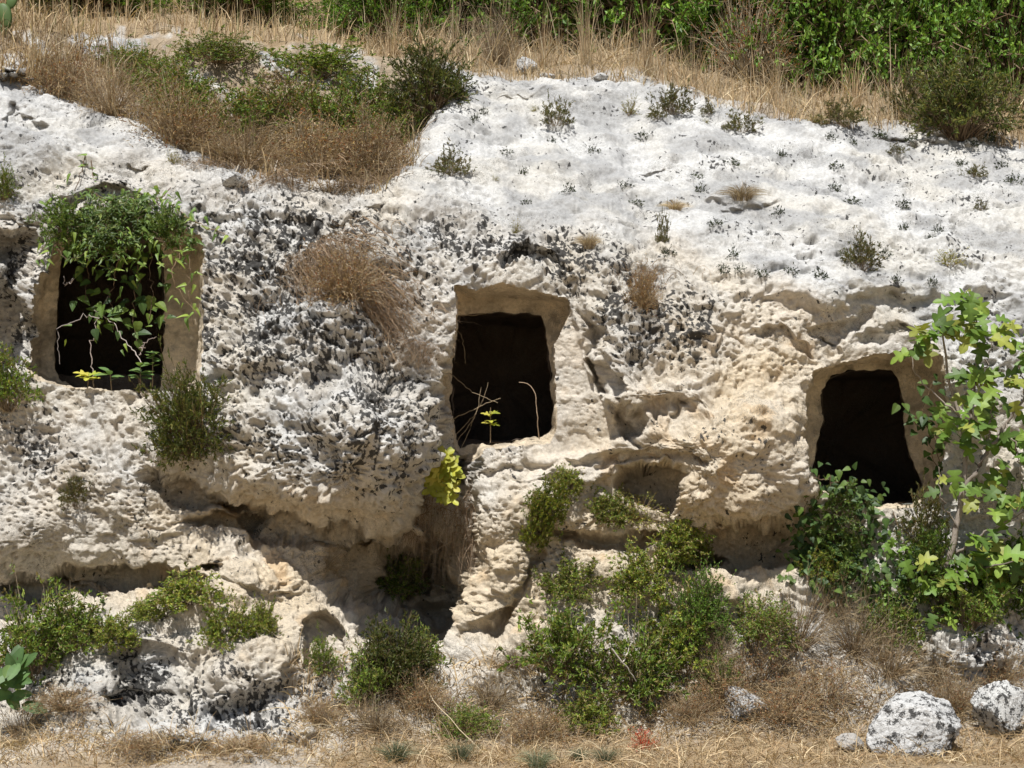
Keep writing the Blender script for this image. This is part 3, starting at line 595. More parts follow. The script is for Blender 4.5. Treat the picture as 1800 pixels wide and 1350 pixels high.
# the hollow on the left, full of dry bramble
G2 = 'dry brambles in the left hollow'
for kind, cx, row, w, h, lab in [
 ('bramble', 110, 165, 160, 110, 'dry bramble at the far left end of the hollow'), ('drytwig', 200, 200, 190, 120, 'dry bramble behind the left rock shoulder'), ('bramble', 320, 255, 220, 130, 'dry bramble in the middle of the left hollow'),
 ('drytwig', 430, 295, 220, 110, 'dense brown bramble spilling to the rim above the left tomb'), ('bramble', 560, 305, 240, 120, 'dense brown bramble above the karst face'), ('bramble', 650, 300, 200, 150, 'brown bramble at the right end of the left hollow'),
 ('mixed', 300, 175, 200, 90, 'green-tinged bramble below the upper white ledge'), ('mixed', 440, 240, 230, 130, 'green bramble in the middle of the left hollow'), ('mixed', 560, 245, 220, 140, 'green bramble left of the dark evergreen shrub'),
 ('mixed', 650, 215, 190, 120, 'green bramble touching the dark evergreen shrub'), ('mixed', 700, 250, 150, 90, 'small green bramble below the dark evergreen shrub'), ('bramble', 500, 240, 230, 130, 'brown bramble between two green ones in the hollow'),
 ('cushion', 390, 285, 150, 60, 'straw-coloured dry plant on the rim of the left hollow'), ('cushion', 300, 240, 130, 60, 'straw-coloured dry plant halfway along the left hollow'), ('cushion', 520, 270, 160, 90, 'pale straw clump among the dense brambles'), ('yellow', 470, 215, 120, 70, 'yellow-green herb among the brown brambles'),
 ('green', 610, 250, 140, 80, 'fresh green bush low among the brambles'), ('mixed', 310, 225, 170, 90, 'olive bramble behind the rim straw'), ('straw', 180, 180, 120, 150, 'tall golden straw at the left of the hollow'), ('straw', 60, 140, 110, 150, 'tall golden straw beside the left rock hump'),
 ('green', 555, 130, 180, 70, 'low bright green bush on the upper white ledge'), ('mixed', 380, 110, 190, 60, 'sparse green bramble along the upper white ledge'), ('mixed', 230, 120, 150, 55, 'sparse green bramble near the left end of the upper ledge')]:
    plant(kind, cx, row, w, h, lab, G2, .25)

# ------------------------------------------------------------------ clumps on the white slope
G3 = 'dwarf shrubs on the white slope'
for kind, cx, row, w, h, lab in [
 ('thyme', 978, 222, 72, 55, 'olive dwarf shrub high on the slope, left of centre'), ('yellow', 1108, 192, 46, 44, 'yellow-brown herb clump just under the brow'), ('thyme', 1180, 206, 90, 60, 'dark olive dwarf shrub under the brow, leftmost of three'),
 ('thyme', 1155, 217, 40, 26, 'small brown-olive shrub below the leftmost brow shrub'), ('thyme', 1246, 195, 34, 30, 'small dark shrub between two larger ones under the brow'), ('thyme', 1304, 221, 84, 44, 'dark olive dwarf shrub under the brow, right of two smaller'),
 ('thyme', 1480, 225, 96, 56, 'olive shrub on the rim left of the rightmost white hump'), ('yellow', 1430, 222, 44, 24, 'pale herb clump beside the olive rim shrub'), ('yellow', 1238, 222, 24, 18, 'tiny yellow herb below the brow shrubs'),
 ('thyme', 792, 316, 84, 58, 'olive dwarf shrub below the left dark evergreen'), ('yellow', 908, 410, 30, 40, 'small upright yellow herb above the middle tomb'), ('thyme', 1514, 472, 90, 74, 'olive dwarf shrub on the slope above the right tomb'),
 ('yellow', 1672, 462, 76, 40, 'yellow flat herb patch right of the olive shrub above the right tomb'), ('thyme', 1577, 270, 44, 22, 'small olive shrub on the rightmost white hump'), ('thyme', 1712, 314, 54, 26, 'olive dwarf shrub low at the right edge of the slope'),
 ('thyme', 1727, 364, 28, 24, 'tiny olive shrub at the right of the slope'), ('yellow', 938, 200, 22, 18, 'tiny yellow herb high on the slope'), ('yellow', 305, 285, 34, 34, 'small yellow-green herb on the rim above the left tomb'),
 ('yellow', 870, 320, 20, 14, 'tiny yellow herb in the middle of the slope')]:
    plant(kind, cx, row, w, h, lab, G3, .25)
for cx, row, w, h, lab in [(1305, 350, 115, 46, 'straw-coloured cushion plant along a small ledge on the slope'), (1188, 360, 76, 30, 'smaller straw cushion plant left of the ledge cushion'), (1036, 425, 76, 44, 'brown dry cushion plant above the middle tomb')]:
    plant('cushion', cx, row, w, h, lab, 'dry cushion plants on the slope', .3)
rr = np.random.default_rng(5)
ROS = [(1130, 232), (1044, 258), (970, 242), (890, 268), (921, 300), (1470, 292), (1468, 320), (1545, 228), (1690, 238), (1710, 252), (1600, 240), (1500, 350), (1590, 348), (1375, 270), (1285, 290), (1222, 303), (1690, 290), (1650, 400), (1640, 408), (1590, 395),
       (1000, 340), (925, 345), (1100, 318), (740, 256), (850, 200), (835, 214), (1290, 445), (1275, 468), (1300, 470), (1440, 480), (1390, 483), (1575, 492), (1638, 497), (1340, 480), (1258, 398), (1370, 370), (1760, 290), (1780, 320), (1735, 240), (1120, 340), (1175, 440), (1230, 330), (1560, 440), (1460, 240), (1500, 245)]
ANCH = [(978, 200, 'the olive shrub high on the slope'), (1180, 180, 'the leftmost brow shrub'), (1304, 200, 'the wide dark brow shrub'), (1480, 205, 'the olive rim shrub'), (1690, 170, 'the large round evergreen'), (792, 290, 'the shrub under the left evergreen'),
        (908, 390, 'the upright yellow herb'), (1514, 435, 'the shrub above the right tomb'), (1672, 440, 'the yellow herb patch'), (1712, 300, 'the shrub low at the right edge'), (1305, 325, 'the straw cushion on its ledge'), (1036, 405, 'the brown dry cushion'), (1188, 345, 'the smaller straw cushion'), (1577, 260, 'the small shrub on the right hump'), (1108, 175, 'the yellow-brown brow herb'), (758, 150, 'the left dark evergreen'), (1727, 350, 'the tiny olive shrub at the right')]
_seen = set()
for cx, row in ROS:
    lab = None
    for far in ('close', 'farther off'):
        for ax_, ay_, nm_ in sorted(ANCH, key=lambda a: math.hypot(a[0] - cx, a[1] - row))[:4 if far == 'close' else 8]:
            dx, dy = cx - ax_, row - ay_; side = ('above' if dy < 0 else 'below') if abs(dy) > 1.6 * abs(dx) else ('left of' if dx < 0 else 'right of') if abs(dx) > 1.6 * abs(dy) else ('upper left of' if dx < 0 else 'upper right of') if dy < 0 else ('lower left of' if dx < 0 else 'lower right of')
            cand = 'tiny dark rosette ' + ('' if far == 'close' else 'some way ') + side + ' ' + nm_
            if cand not in _seen: lab = cand; break
        if lab: break
    _seen.add(lab)
    plant('rosette', cx, row + 4, rr.uniform(22, 44), rr.uniform(13, 22), lab, 'tiny rosettes in pits of the slope', .5)

# ------------------------------------------------------------------ plants on the face
G4 = 'shrubs rooted in the cliff face'
for kind, cx, row, w, h, k, lab in [
 ('juniper', 345, 800, 150, 170, .35, 'dense green shrub hanging at the right foot of the left tomb'), ('green', 12, 720, 110, 120, .3, 'olive shrub cut by the left edge beside the left tomb'), ('thyme', 132, 890, 74, 64, .3, 'small olive shrub on the pale rock below the left tomb'),
 ('green', 5, 350, 50, 60, .3, 'small shrub at the left edge above the tomb'), ('green', 690, 1058, 110, 90, .4, 'small green shrub in the dark hollow under the overhang'), ('thyme', 1165, 425, 30, 70, .4, 'thin upright herb on the slope left of the dry patch')]:
    plant(kind, cx, row, w, h, lab, G4, k)
for cx, row, w, h, sp, lab in [(560, 455, 130, 210, -.75, 'mop of dry brown grass sweeping down the karst face between two tombs'), (605, 480, 130, 200, -.65, 'second lock of the dry grass mop between two tombs'), (655, 530, 120, 160, -.6, 'lower lock of the dry grass mop near the middle tomb'), (550, 440, 110, 110, -.5, 'thinner dry grass above the brown mop'),
                           (1125, 470, 120, 170, 0, 'dry brown grass patch hanging right of the middle tomb'), (778, 835, 100, 200, -.05, 'pale dry grass hanging below the yellow fig sapling'), (795, 880, 80, 170, .1, 'short dry grass lock beside the pale hanging grass'), (740, 600, 60, 70, .2, 'sparse dry grass left of the middle tomb'), (380, 290, 120, 60, 0, 'straggling dry stems over the rim above the left tomb'), (480, 318, 150, 60, -.3, 'straggling dry stems over the rim right of the left tomb'), (600, 325, 160, 60, -.3, 'straggling dry stems at the lower right rim of the hollow'), (690, 315, 110, 60, -.2, 'straggling dry stems below the dark evergreen shrub')]:
    plant('hair', cx, row, w, h, lab, 'hanging dry grass on the face', 0, -.34 if cx in (778, 795) else -.05, sp)
plant('bramble', 610, 520, 180, 110, 'brown dry bush at the root of the hanging grass mop', None, .6)
plant('bramble', 1128, 545, 80, 100, 'small brown dry bush right of the middle tomb', None, .5)
G5 = 'creeping plants on the lower cliff'
for kind, cx, row, w, h, k, lab in [
 ('creeper', 955, 905, 90, 100, .6, 'yellow-green creeper hanging below the middle tomb sill'), ('creeper', 1000, 860, 70, 50, .5, 'small creeper right of the hanging one below the middle tomb'), ('creeper', 1075, 900, 100, 56, .6, 'creeper left of the small dark hollow'),
 ('creeper', 1190, 960, 120, 70, .6, 'yellow-green creeper on the ledge under the dark hollow'), ('creeper', 340, 1070, 150, 64, .5, 'yellow-green creeper over the lower left rocks'), ('creeper', 400, 1120, 110, 70, .5, 'creeper trailing down the lower left rocks'),
 ('creeper', 200, 1130, 100, 60, .4, 'creeper right of the dense green bush at lower left'), ('creeper', 460, 1110, 70, 60, .4, 'small creeper tuft on the warm lower rock'), ('creeper', 1440, 1020, 80, 70, .4, 'yellow creeper under the ivy at the right tomb'), ('creeper', 940, 950, 70, 90, .5, 'trailing yellow creeper on the rock pillar'), ('yellow', 1130, 905, 120, 60, .5, 'yellow herb cover below the small dark hollow'), ('creeper', 1215, 1000, 80, 70, .4, 'creeper above the bright broadleaved bush'), ('creeper', 1010, 1040, 130, 60, .4, 'creeper along the top of the large green bush'), ('creeper', 260, 1085, 80, 40, .45, 'creeper in the shade of the lower left ledge')]:
    plant(kind, cx, row, w, h, lab, G5, k)
G6 = 'green bushes along the foot of the cliff'
for kind, cx, row, w, h, k, lab in [
 ('green', 50, 1185, 170, 150, .25, 'dense green bush at the lower left edge'), ('green', 130, 1140, 150, 110, .3, 'green bush right behind the dense lower left bush'),
 ('green', 990, 1185, 180, 150, .35, 'large green bush below the middle tomb, left half'), ('green', 1110, 1225, 190, 160, .3, 'large green bush below the middle tomb, middle'), ('creeper', 1190, 1150, 150, 110, .4, 'large green bush below the middle tomb, right half'),
 ('tree', 1230, 1115, 120, 130, .3, 'bright broadleaved bush at the right end of the large green bush'), ('creeper', 1120, 1040, 130, 80, .5, 'green bush on the ledge above the large green bush'),
 ('juniper', 690, 1210, 170, 150, .3, 'dark green needle shrub under the overhang'), ('green', 640, 1240, 90, 100, .2, 'green bush left of the dark needle shrub'), ('green', 740, 1180, 80, 80, .3, 'light green bush right of the dark needle shrub'),
 ('green', 570, 1180, 60, 70, .3, 'small leafy bush in the shaded gap of the lower rocks'), ('creeper', 1030, 1275, 130, 70, .2, 'low green growth in front of the large green bush'), ('thyme', 1620, 960, 110, 120, .3, 'fine dark shrub beside the sill of the right tomb'),
 ('green', 1570, 1130, 120, 110, .3, 'green bush at the foot of the fig tree'), ('green', 1700, 1110, 140, 110, .2, 'leafy bush under the fig tree at the right'), ('green', 1260, 1210, 100, 70, .2, 'low green growth right of the large green bush')]:
    plant(kind, cx, row, w, h, lab, G6, k)
for cx, row, w, h, lab in [(200, 405, 170, 50, 'fine leafy tangle along the lintel of the left tomb'), (118, 400, 90, 60, 'fine leafy tangle at the upper left corner of the left tomb'), (290, 405, 90, 50, 'fine leafy tangle at the upper right corner of the left tomb'), (235, 380, 130, 40, 'middle leafy tangle above the left lintel')]:
    plant('vinebush', cx, row, w, h, lab, 'vine tangles over the left tomb', .75, -.02)
for cx, row, w, h, lab in [(1465, 900, 100, 60, 'fine leafy mass within the ivy under the right tomb'), (1470, 985, 110, 70, 'lower leafy mass within the ivy curtain'), (1620, 1020, 120, 110, 'dark leafy mass at the foot of the fig trunk'), (1760, 1040, 130, 110, 'leafy mass under the fig at the right edge')]:
    plant('vinebush', cx, row, w, h, lab, 'leafy masses below the right tomb', .5, 0)
G7 = 'dry brush at the foot of the cliff'
for kind, cx, row, w, h, k, lab in [
 ('drytwig', 1400, 1140, 190, 130, .3, 'grey-brown dead brush in the middle of the right foot slope'), ('drytwig', 1470, 1080, 120, 90, .3, 'dead twigs hanging below the ivy'), ('bramble', 1330, 1200, 200, 110, .2, 'rusty dry bush right of the large green bush'),
 ('drytwig', 1560, 1190, 180, 110, .2, 'tangle of dead stems under the fig tree'), ('bramble', 1450, 1230, 180, 80, .2, 'low dry brush left of the big boulder'), ('drytwig', 1650, 1190, 120, 80, .2, 'dead twigs behind the big boulder'),
 ('bramble', 740, 1260, 130, 80, .2, 'dry brush right of the needle shrub'), ('bramble', 120, 1275, 150, 46, .2, 'dry brush before the lower left rocks'), ('drytwig', 900, 1160, 110, 50, .3, 'thin dead twigs on the rock left of the large bush'),
 ('drytwig', 760, 980, 90, 110, .4, 'dead twigs in the shadow under the hanging grass'), ('bramble', 560, 1280, 100, 50, .2, 'low dry brush between lower rocks'), ('drytwig', 1260, 1160, 90, 70, .3, 'dead twigs right below the bright broadleaved bush'), ('drytwig', 560, 1000, 60, 60, .5, 'small dry tuft under the bulging rock'),
 ('drytwig', 860, 1230, 150, 80, .2, 'dead brush on the grey rock left of the large green bush'), ('bramble', 950, 1290, 170, 70, .2, 'low brown brush in front of the large green bush, left'), ('bramble', 1215, 1272, 130, 60, .2, 'low brown brush right of the red plant'),
 ('bramble', 1380, 1270, 190, 80, .2, 'wide low brown brush between the spotted rock and the big boulder'), ('bramble', 1270, 1240, 150, 90, .2, 'brown brush behind the dark-spotted white rock'), ('drytwig', 1500, 1150, 170, 120, .3, 'dead stems left of the fig trunk foot'),
 ('bramble', 1680, 1250, 130, 80, .2, 'dry brush between the two boulders'), ('bramble', 430, 1330, 150, 34, .1, 'low dry brush in front of the lower left rocks'), ('bramble', 250, 1325, 150, 36, .1, 'brown brush at the bottom left'), ('drytwig', 40, 1290, 180, 90, .1, 'dead brush in the bottom left corner'),
 ('drytwig', 660, 1290, 150, 80, .1, 'dead brush under the needle shrub'), ('bramble', 1760, 1200, 140, 80, .2, 'dry brush behind the upright boulder'), ('mixed', 1340, 1130, 150, 90, .3, 'sparse green brush right of the bright broadleaved bush'), ('mixed', 820, 1290, 130, 60, .1, 'sparse green brush at the bottom, left of centre')]:
    plant(kind, cx, row, w, h, lab, G7, k)
plant('red', 1132, 1316, 70, 46, 'small bright red withered plant at the cliff foot', None, 0, -.01)
for cx, row, w, h, lab in [(810, 1338, 90, 56, 'grey-green grass tuft left of two in the foreground'), (945, 1350, 100, 54, 'grey-green grass tuft at the bottom edge, centre'), (1018, 1334, 60, 36, 'smallest grey-green grass tuft in the foreground'), (1065, 1338, 80, 42, 'grey-green grass tuft below the red plant'), (695, 1338, 110, 54, 'grey-green grass tuft below the needle shrub')]:
    plant('greygrass', cx, row, w, h, lab, 'grey-green grass tufts in the foreground', 0)

# ------------------------------------------------------------------ uncountable dry grass
def grass_field(name, label, n, pos, hgt, pal, seed, wd=.006, lie=.3, mat=None):
    rng = np.random.default_rng(seed); B = pos(rng, n); h = hgt(rng, n); ph = rng.uniform(0, 2 * np.pi, n); out = np.stack([np.cos(ph), np.sin(ph), 0 * ph], 1)
    bend = np.clip(rng.normal(lie, .25, n), 0, 1.2); t = np.linspace(0, 1, 4)[None, :, None]
    tip = B + out * (h * bend)[:, None] + np.stack([0 * h, 0 * h, h * np.clip(1 - bend * .75, .06, 1)], 1); mid = B + out * (h * bend * .3)[:, None] + np.stack([0 * h, 0 * h, h * np.clip(.65 - .3 * bend, .05, 1)], 1)
    PL = (1 - t) ** 2 * B[:, None] + 2 * t * (1 - t) * mid[:, None] + t * t * tip[:, None]
    mb = MB(); ribbons(mb, PL, (wd * rng.uniform(.6, 1.5, (n, 1))) * np.array([1, .95, .65, .12])[None], pick(rng, pal, n, .25), rng)
    return tag(obj(name, mb.mesh(name), mat or M_DRY), label, kind='stuff')
grass_field('right_foot_grass', 'dry grass along the right half of the cliff foot', 8000, lambda r, n: surf(r.uniform(580, 2100, n), r.uniform(1225, 1300, n)) - [0, 0, .01], lambda r, n: r.gamma(3, .035, n).clip(.03, .3), STRAW + BROWN[:2], 307, .0045, .8)
def on_sheet(u0, u1, lo, hi, line=None):
    def f(rng, n):
        u = rng.uniform(u0, u1, n); v = rng.uniform(lo, hi, n) + (brow_curve(line, u) if line else 0)
        return surf(u, np.clip(v, -58, 1438)) - [0, 0, .01]
    return f
grass_field('brow_grass', 'dry straw-coloured grass along the cliff brow', 11000, on_sheet(640, 2100, -75, 6, CREST), lambda r, n: r.gamma(2.6, .095, n).clip(.05, .85), STRAW + BROWN[:2] + GREYT, 301, .006, .42)
grass_field('hollow_grass', 'dry brown grass among the brambles of the left hollow', 8000, on_sheet(-300, 740, -130, -2, RIDGE), lambda r, n: r.gamma(4, .045, n).clip(.05, .45), STRAW + BROWN + BROWN, 302, .007, .4)
grass_field('ledge_grass', 'dry grass above the upper white ledge', 8000, on_sheet(-300, 780, -110, 4, CREST), lambda r, n: r.gamma(4, .06, n).clip(.05, .5), STRAW + BROWN + OLIVE[:1], 303, .007, .3)
grass_field('foot_grass', 'dry grass and straw litter along the foot of the cliff', 15000, on_sheet(-300, 2100, 1292, 1352), lambda r, n: r.gamma(3, .035, n).clip(.03, .3), STRAW + BROWN[:2], 304, .0045, .8)
grass_field('foot_litter', 'brown straw litter between the lower rocks', 5000, on_sheet(500, 1700, 1150, 1290), lambda r, n: r.gamma(3, .04, n).clip(.03, .3), BROWN + STRAW[:2], 305, .006, .75)
def front(rng, n): return np.stack([rng.uniform(-8, 8, n), rng.uniform(-5, -1.3, n), np.full(n, zg - .01)], 1)
grass_field('straw_litter', 'flattened straw on the level ground', 20000, front, lambda r, n: r.uniform(.05, .2, n), STRAW, 306, .0045, 1.05)

# ------------------------------------------------------------------ big leaves: one object each
def leaf_mesh(name, rad, fold=.18, droop=.25, pal=((.10, .15, .03),), seed=0, toplight=1.0):
    """rad: outline (x,y) of the right half from base to tip, mirrored; folded along the midrib and drooping"""
    r = np.array(rad, float); n = len(r); V = []
    f = lambda x, y: (x, y, abs(x) * fold - droop * y * y)
    for x, y in r: V.append(f(x, y))
    for x, y in r[1:-1]: V.append(f(-x, y))
    mids = [f(0, y) for _, y in r[1:-1]]; V += mids
    R = list(range(n)); Lf = [0] + list(range(n, n + n - 2)) + [n - 1]; Mi = [0] + list(range(2 * n - 2, 3 * n - 4)) + [n - 1]; tri = []
    for k in range(n - 1):
        for a, b in ((R, Mi), (Mi, Lf)):
            q = [a[k], a[k + 1], b[k + 1], b[k]]; q = list(dict.fromkeys(q))
            tri += [(q[0], q[1], q[2])] + ([(q[0], q[2], q[3])] if len(q) == 4 else [])
    V = np.array(V); c = np.array(pal[0]) * np.ones((len(V), 1)); c[2 * n - 2:] *= 1.25
    return mk_mesh(name, V, [np.array(tri)], c)
FIG = [(0, 0), (.30, -.05), (.44, .10), (.30, .28), (.24, .32), (.52, .48), (.55, .62), (.36, .62), (.20, .58), (.24, .82), (.14, .97), (0, 1.04)]
FIG = [(0, 0), (.30, -.06), (.44, .08), (.28, .24), (.16, .28), (.46, .46), (.54, .62), (.36, .60), (.13, .54), (.22, .80), (.14, .97), (0, 1.06)]
HEART = [(0, 0), (.22, -.06), (.36, .08), (.36, .26), (.25, .55), (.12, .80), (0, 1)]
POINT = [(0, 0), (.15, .02), (.17, .2), (.11, .5), (.05, .78), (0, 1)]
OVAL = [(0, 0), (.14, .12), (.24, .36), (.24, .62), (.13, .88), (0, 1)]
def leafset(name, shape, pals, **k): return [leaf_mesh(name, shape, pal=(p,), **k) for p in pals]
L_FIG = leafset('leaf', FIG, [(.14, .23, .035), (.11, .19, .03), (.19, .27, .045), (.075, .13, .025), (.11, .18, .03), (.24, .26, .05)], droop=.3)
L_FIGY = leafset('leaf', FIG, [(.36, .36, .05), (.28, .32, .045), (.42, .38, .07)], droop=.25)
L_VINE = leafset('leaf', HEART, [(.10, .16, .03), (.075, .125, .025), (.14, .20, .035), (.05, .09, .02)], droop=.3)
L_POINT = leafset('leaf', POINT, [(.14, .22, .035), (.20, .27, .045), (.09, .15, .028)], droop=.35)
L_IVY = leafset('leaf', HEART, [(.045, .085, .022), (.06, .11, .025), (.035, .065, .02), (.09, .14, .03)], droop=.15)
L_OVAL = leafset('leaf', OVAL, [(.09, .16, .05), (.07, .13, .04), (.13, .20, .06)], droop=.2)
def put_leaf(root, meshes, pos, d, nrm, size, rng):
    d = norm(np.asarray(d, float)); x = norm(np.cross(d, nrm)); z = np.cross(x, d); me = meshes[rng.integers(len(meshes))]
    o = obj('leaf', me, M_LEAF, root); M = Matrix.Identity(4)
    for i in range(3): M[i][0] = x[i] * size; M[i][1] = d[i] * size; M[i][2] = z[i] * size; M[i][3] = pos[i] - root.location[i]
    o.matrix_basis = M; return o
def path3(pts, n, rng, wig=.01):
    """pts: (column,row,y) -> smooth 3-D polyline"""
    p = np.array(pts, float); q = unproj(p[:, 0], p[:, 1], p[:, 2]); s = np.concatenate([[0], np.cumsum(np.linalg.norm(np.diff(q, axis=0), axis=1))]); t = np.linspace(0, s[-1], n)
    r = np.stack([np.interp(t, s, q[:, k]) for k in range(3)], 1)
    for _ in range(3): r[1:-1] = .25 * r[:-2] + .5 * r[1:-1] + .25 * r[2:]
    return r + rng.normal(0, wig, r.shape) * np.sin(np.linspace(0, np.pi, n))[:, None]
def stem(root, path, r0, r1, pal, rng, name='stem', sides=6):
    mb = MB(); tubes(mb, path[None] - np.array(root.location), np.linspace(r0, r1, len(path))[None], pick(rng, pal, 1), sides); return obj(name, mb.mesh(name, True), M_BARK, root)
def sy(u, v): return float(surf(np.array([float(u)]), np.array([float(v)]))[0, 1])

# fig tree at the right edge
rng = np.random.default_rng(401); FT = thing('fig_tree', at(1632, 1092)[0], 'leafy fig tree growing at the right edge before the right tomb', 'tree')
y0 = sy(1632, 1092); yb = y0 - .12
TR = [([(1632, 1095, y0), (1660, 1010, yb), (1682, 925, yb - .05), (1692, 860, yb - .05), (1702, 790, yb - .02), (1690, 735, yb), (1672, 690, yb), (1660, 620, yb), (1655, 575, yb)], .030, .006),
      ([(1692, 860, yb - .05), (1735, 800, yb - .1), (1768, 745, yb - .1), (1800, 695, yb - .1), (1840, 640, yb - .1)], .018, .006), ([(1700, 780, yb - .02), (1712, 690, yb + .02), (1716, 620, yb), (1722, 570, yb), (1700, 520, yb - .02)], .012, .004),
      ([(1690, 735, yb), (1640, 690, yb - .02), (1608, 660, yb), (1602, 620, yb)], .008, .003), ([(1704, 690, yb), (1735, 640, yb), (1745, 590, yb)], .008, .003), ([(1670, 980, yb), (1740, 930, yb - .12), (1800, 900, yb - .15)], .012, .004),
      ([(1660, 1010, yb), (1720, 1000, yb - .2), (1790, 985, yb - .25)], .012, .004), ([(1682, 925, yb - .05), (1655, 880, yb - .1), (1650, 820, yb - .1)], .008, .003), ([(1735, 800, yb - .1), (1740, 740, yb - .15), (1755, 690, yb - .15)], .008, .003), ([(1768, 745, yb - .1), (1790, 800, yb - .2), (1800, 860, yb - .2)], .008, .003),
      ([(1800, 695, yb - .1), (1795, 640, yb - .12), (1800, 595, yb - .12)], .006, .003)]
for i, (p, a, b) in enumerate(TR): stem(FT, path3(p, 22, rng), a, b, [(.20, .17, .14), (.26, .22, .18)], rng, 'trunk' if i == 0 else 'branch')
for cx, cy, rx, ry, n, sz in [(1700, 530, 26, 26, 8, 38), (1640, 575, 44, 20, 10, 40), (1608, 612, 20, 20, 6, 40), (1735, 580, 30, 28, 9, 42), (1690, 560, 30, 16, 5, 38), (1795, 605, 18, 26, 6, 42), (1720, 660, 26, 26, 7, 38), (1750, 690, 40, 36, 13, 40),
                              (1675, 720, 22, 24, 6, 36), (1760, 760, 44, 44, 17, 42), (1680, 770, 20, 28, 6, 34), (1785, 850, 40, 50, 16, 42), (1740, 880, 40, 40, 11, 38), (1670, 850, 22, 30, 5, 32), (1750, 970, 60, 40, 22, 42), (1710, 1010, 55, 34, 18, 40),
                              (1790, 1000, 40, 40, 10, 42), (1655, 1020, 30, 24, 6, 34), (1850, 800, 40, 140, 18, 42), (1720, 1050, 50, 20, 8, 36), (1610, 1010, 26, 40, 6, 34), (1640, 1080, 30, 20, 5, 32)]:
    for _ in range(int(n * 1.38)):
        a = rng.uniform(0, 6.28); q = math.sqrt(rng.uniform()); x, yv = cx + rx * q * math.cos(a), cy + ry * q * math.sin(a)
        p = unproj(x, yv, yb + rng.uniform(-.22, .06)); d = np.array([math.cos(a) * .7 + rng.normal(0, .4), -.45 + rng.normal(0, .35), -.25 + rng.normal(0, .5)])
        put_leaf(FT, L_FIG, p, d, [rng.normal(0, .35), -.75, .65], sz * .0033 * rng.uniform(.7, 1.15), rng)

# vine over the left tomb
def vine(label, name, starts, n_leaf, meshes, size, seed, pal, yoff, r=.004, jitter=12, cat='vine', up=.3):
    rng = np.random.default_rng(seed); p0 = starts[0][0]; root = thing(name, unproj(p0[0], p0[1], sy(p0[0], p0[1])), label, cat); paths = []
    for s in starts:
        pts = [(x, yv, sy(x, yv) + yoff * (0.2 if i == 0 else 1) + rng.uniform(-.03, .03)) for i, (x, yv) in enumerate(s)]
        pth = path3(pts, 24, rng, .012); paths.append(pth); stem(root, pth, r, r * .5, pal, rng, sides=4)
    for i in range(n_leaf):
        pth = paths[rng.integers(len(paths))]; k = rng.integers(2, len(pth)); b = pth[k] + rng.normal(0, jitter * .004, 3) * [1, .6, 1]
        d = np.array([rng.normal(0, .7), -.35 + rng.normal(0, .3), -.55 + rng.normal(0, .45)]); put_leaf(root, meshes, b, d, [rng.normal(0, .4), -.8, .7], size * .0041 * rng.uniform(.6, 1.2), rng)
    return root
VB = [(.16, .11, .07), (.22, .15, .09)]
VS = [[(150, 270), (140, 320), (120, 360), (100, 410), (85, 450)], [(160, 280), (165, 330), (140, 380), (130, 430)], [(250, 340), (220, 370), (180, 395), (160, 420)], [(270, 340), (290, 370), (310, 405), (330, 430)], [(300, 330), (260, 370), (240, 400), (225, 430)],
      [(290, 350), (330, 385), (370, 400), (400, 415)], [(150, 330), (200, 360), (240, 380), (290, 395)], [(260, 360), (215, 390), (190, 420), (200, 450)], [(120, 340), (105, 390), (95, 430), (120, 460)], [(240, 370), (265, 405), (290, 430), (285, 460)]]
vine('green vine hanging thickly across the top of the left tomb', 'climbing_vine', VS, 298, L_POINT, 20, 411, VB, -.06, jitter=15)
vine('inner layer of green vine along the lintel of the left tomb', 'climbing_vine', [[(180, 340), (170, 370), (150, 400), (140, 430)], [(230, 345), (250, 380), (270, 400), (300, 420)], [(280, 345), (240, 375), (200, 400), (180, 440)], [(110, 360), (130, 400), (150, 430)], [(200, 350), (210, 390), (225, 430), (215, 470)]], 290, L_POINT, 18, 415, VB, .03, jitter=18)
vine('thin trailing vine sprays down the right jamb of the left tomb', 'trailing_vine', [[(330, 400), (320, 440), (300, 480), (320, 520), (345, 550)], [(340, 410), (330, 470), (335, 530), (340, 570)]], 26, L_POINT, 22, 412, VB, .02, .003, 8)
vine('shaded tangle of vine hanging inside the left tomb', 'hanging_vine', [[(200, 400), (210, 460), (190, 520), (200, 580)], [(240, 400), (245, 470), (230, 540), (240, 600)], [(270, 400), (262, 460), (270, 520), (262, 560)], [(150, 400), (155, 470), (150, 530)]], 90, L_VINE + L_IVY, 22, 413, VB, .22, .004, 18)
vine('bare crooked dead stems standing in the left doorway', 'dead_vine', [[(165, 680), (160, 620), (170, 560), (190, 520)], [(175, 560), (150, 555), (112, 570), (100, 590), (105, 640)], [(250, 640), (230, 610), (205, 580), (190, 560), (165, 545)], [(245, 625), (255, 600), (275, 592)], [(130, 490), (115, 500), (112, 485)]], 10, L_POINT, 16, 414, [(.42, .36, .32), (.34, .27, .23)], .12, .0045, 10)
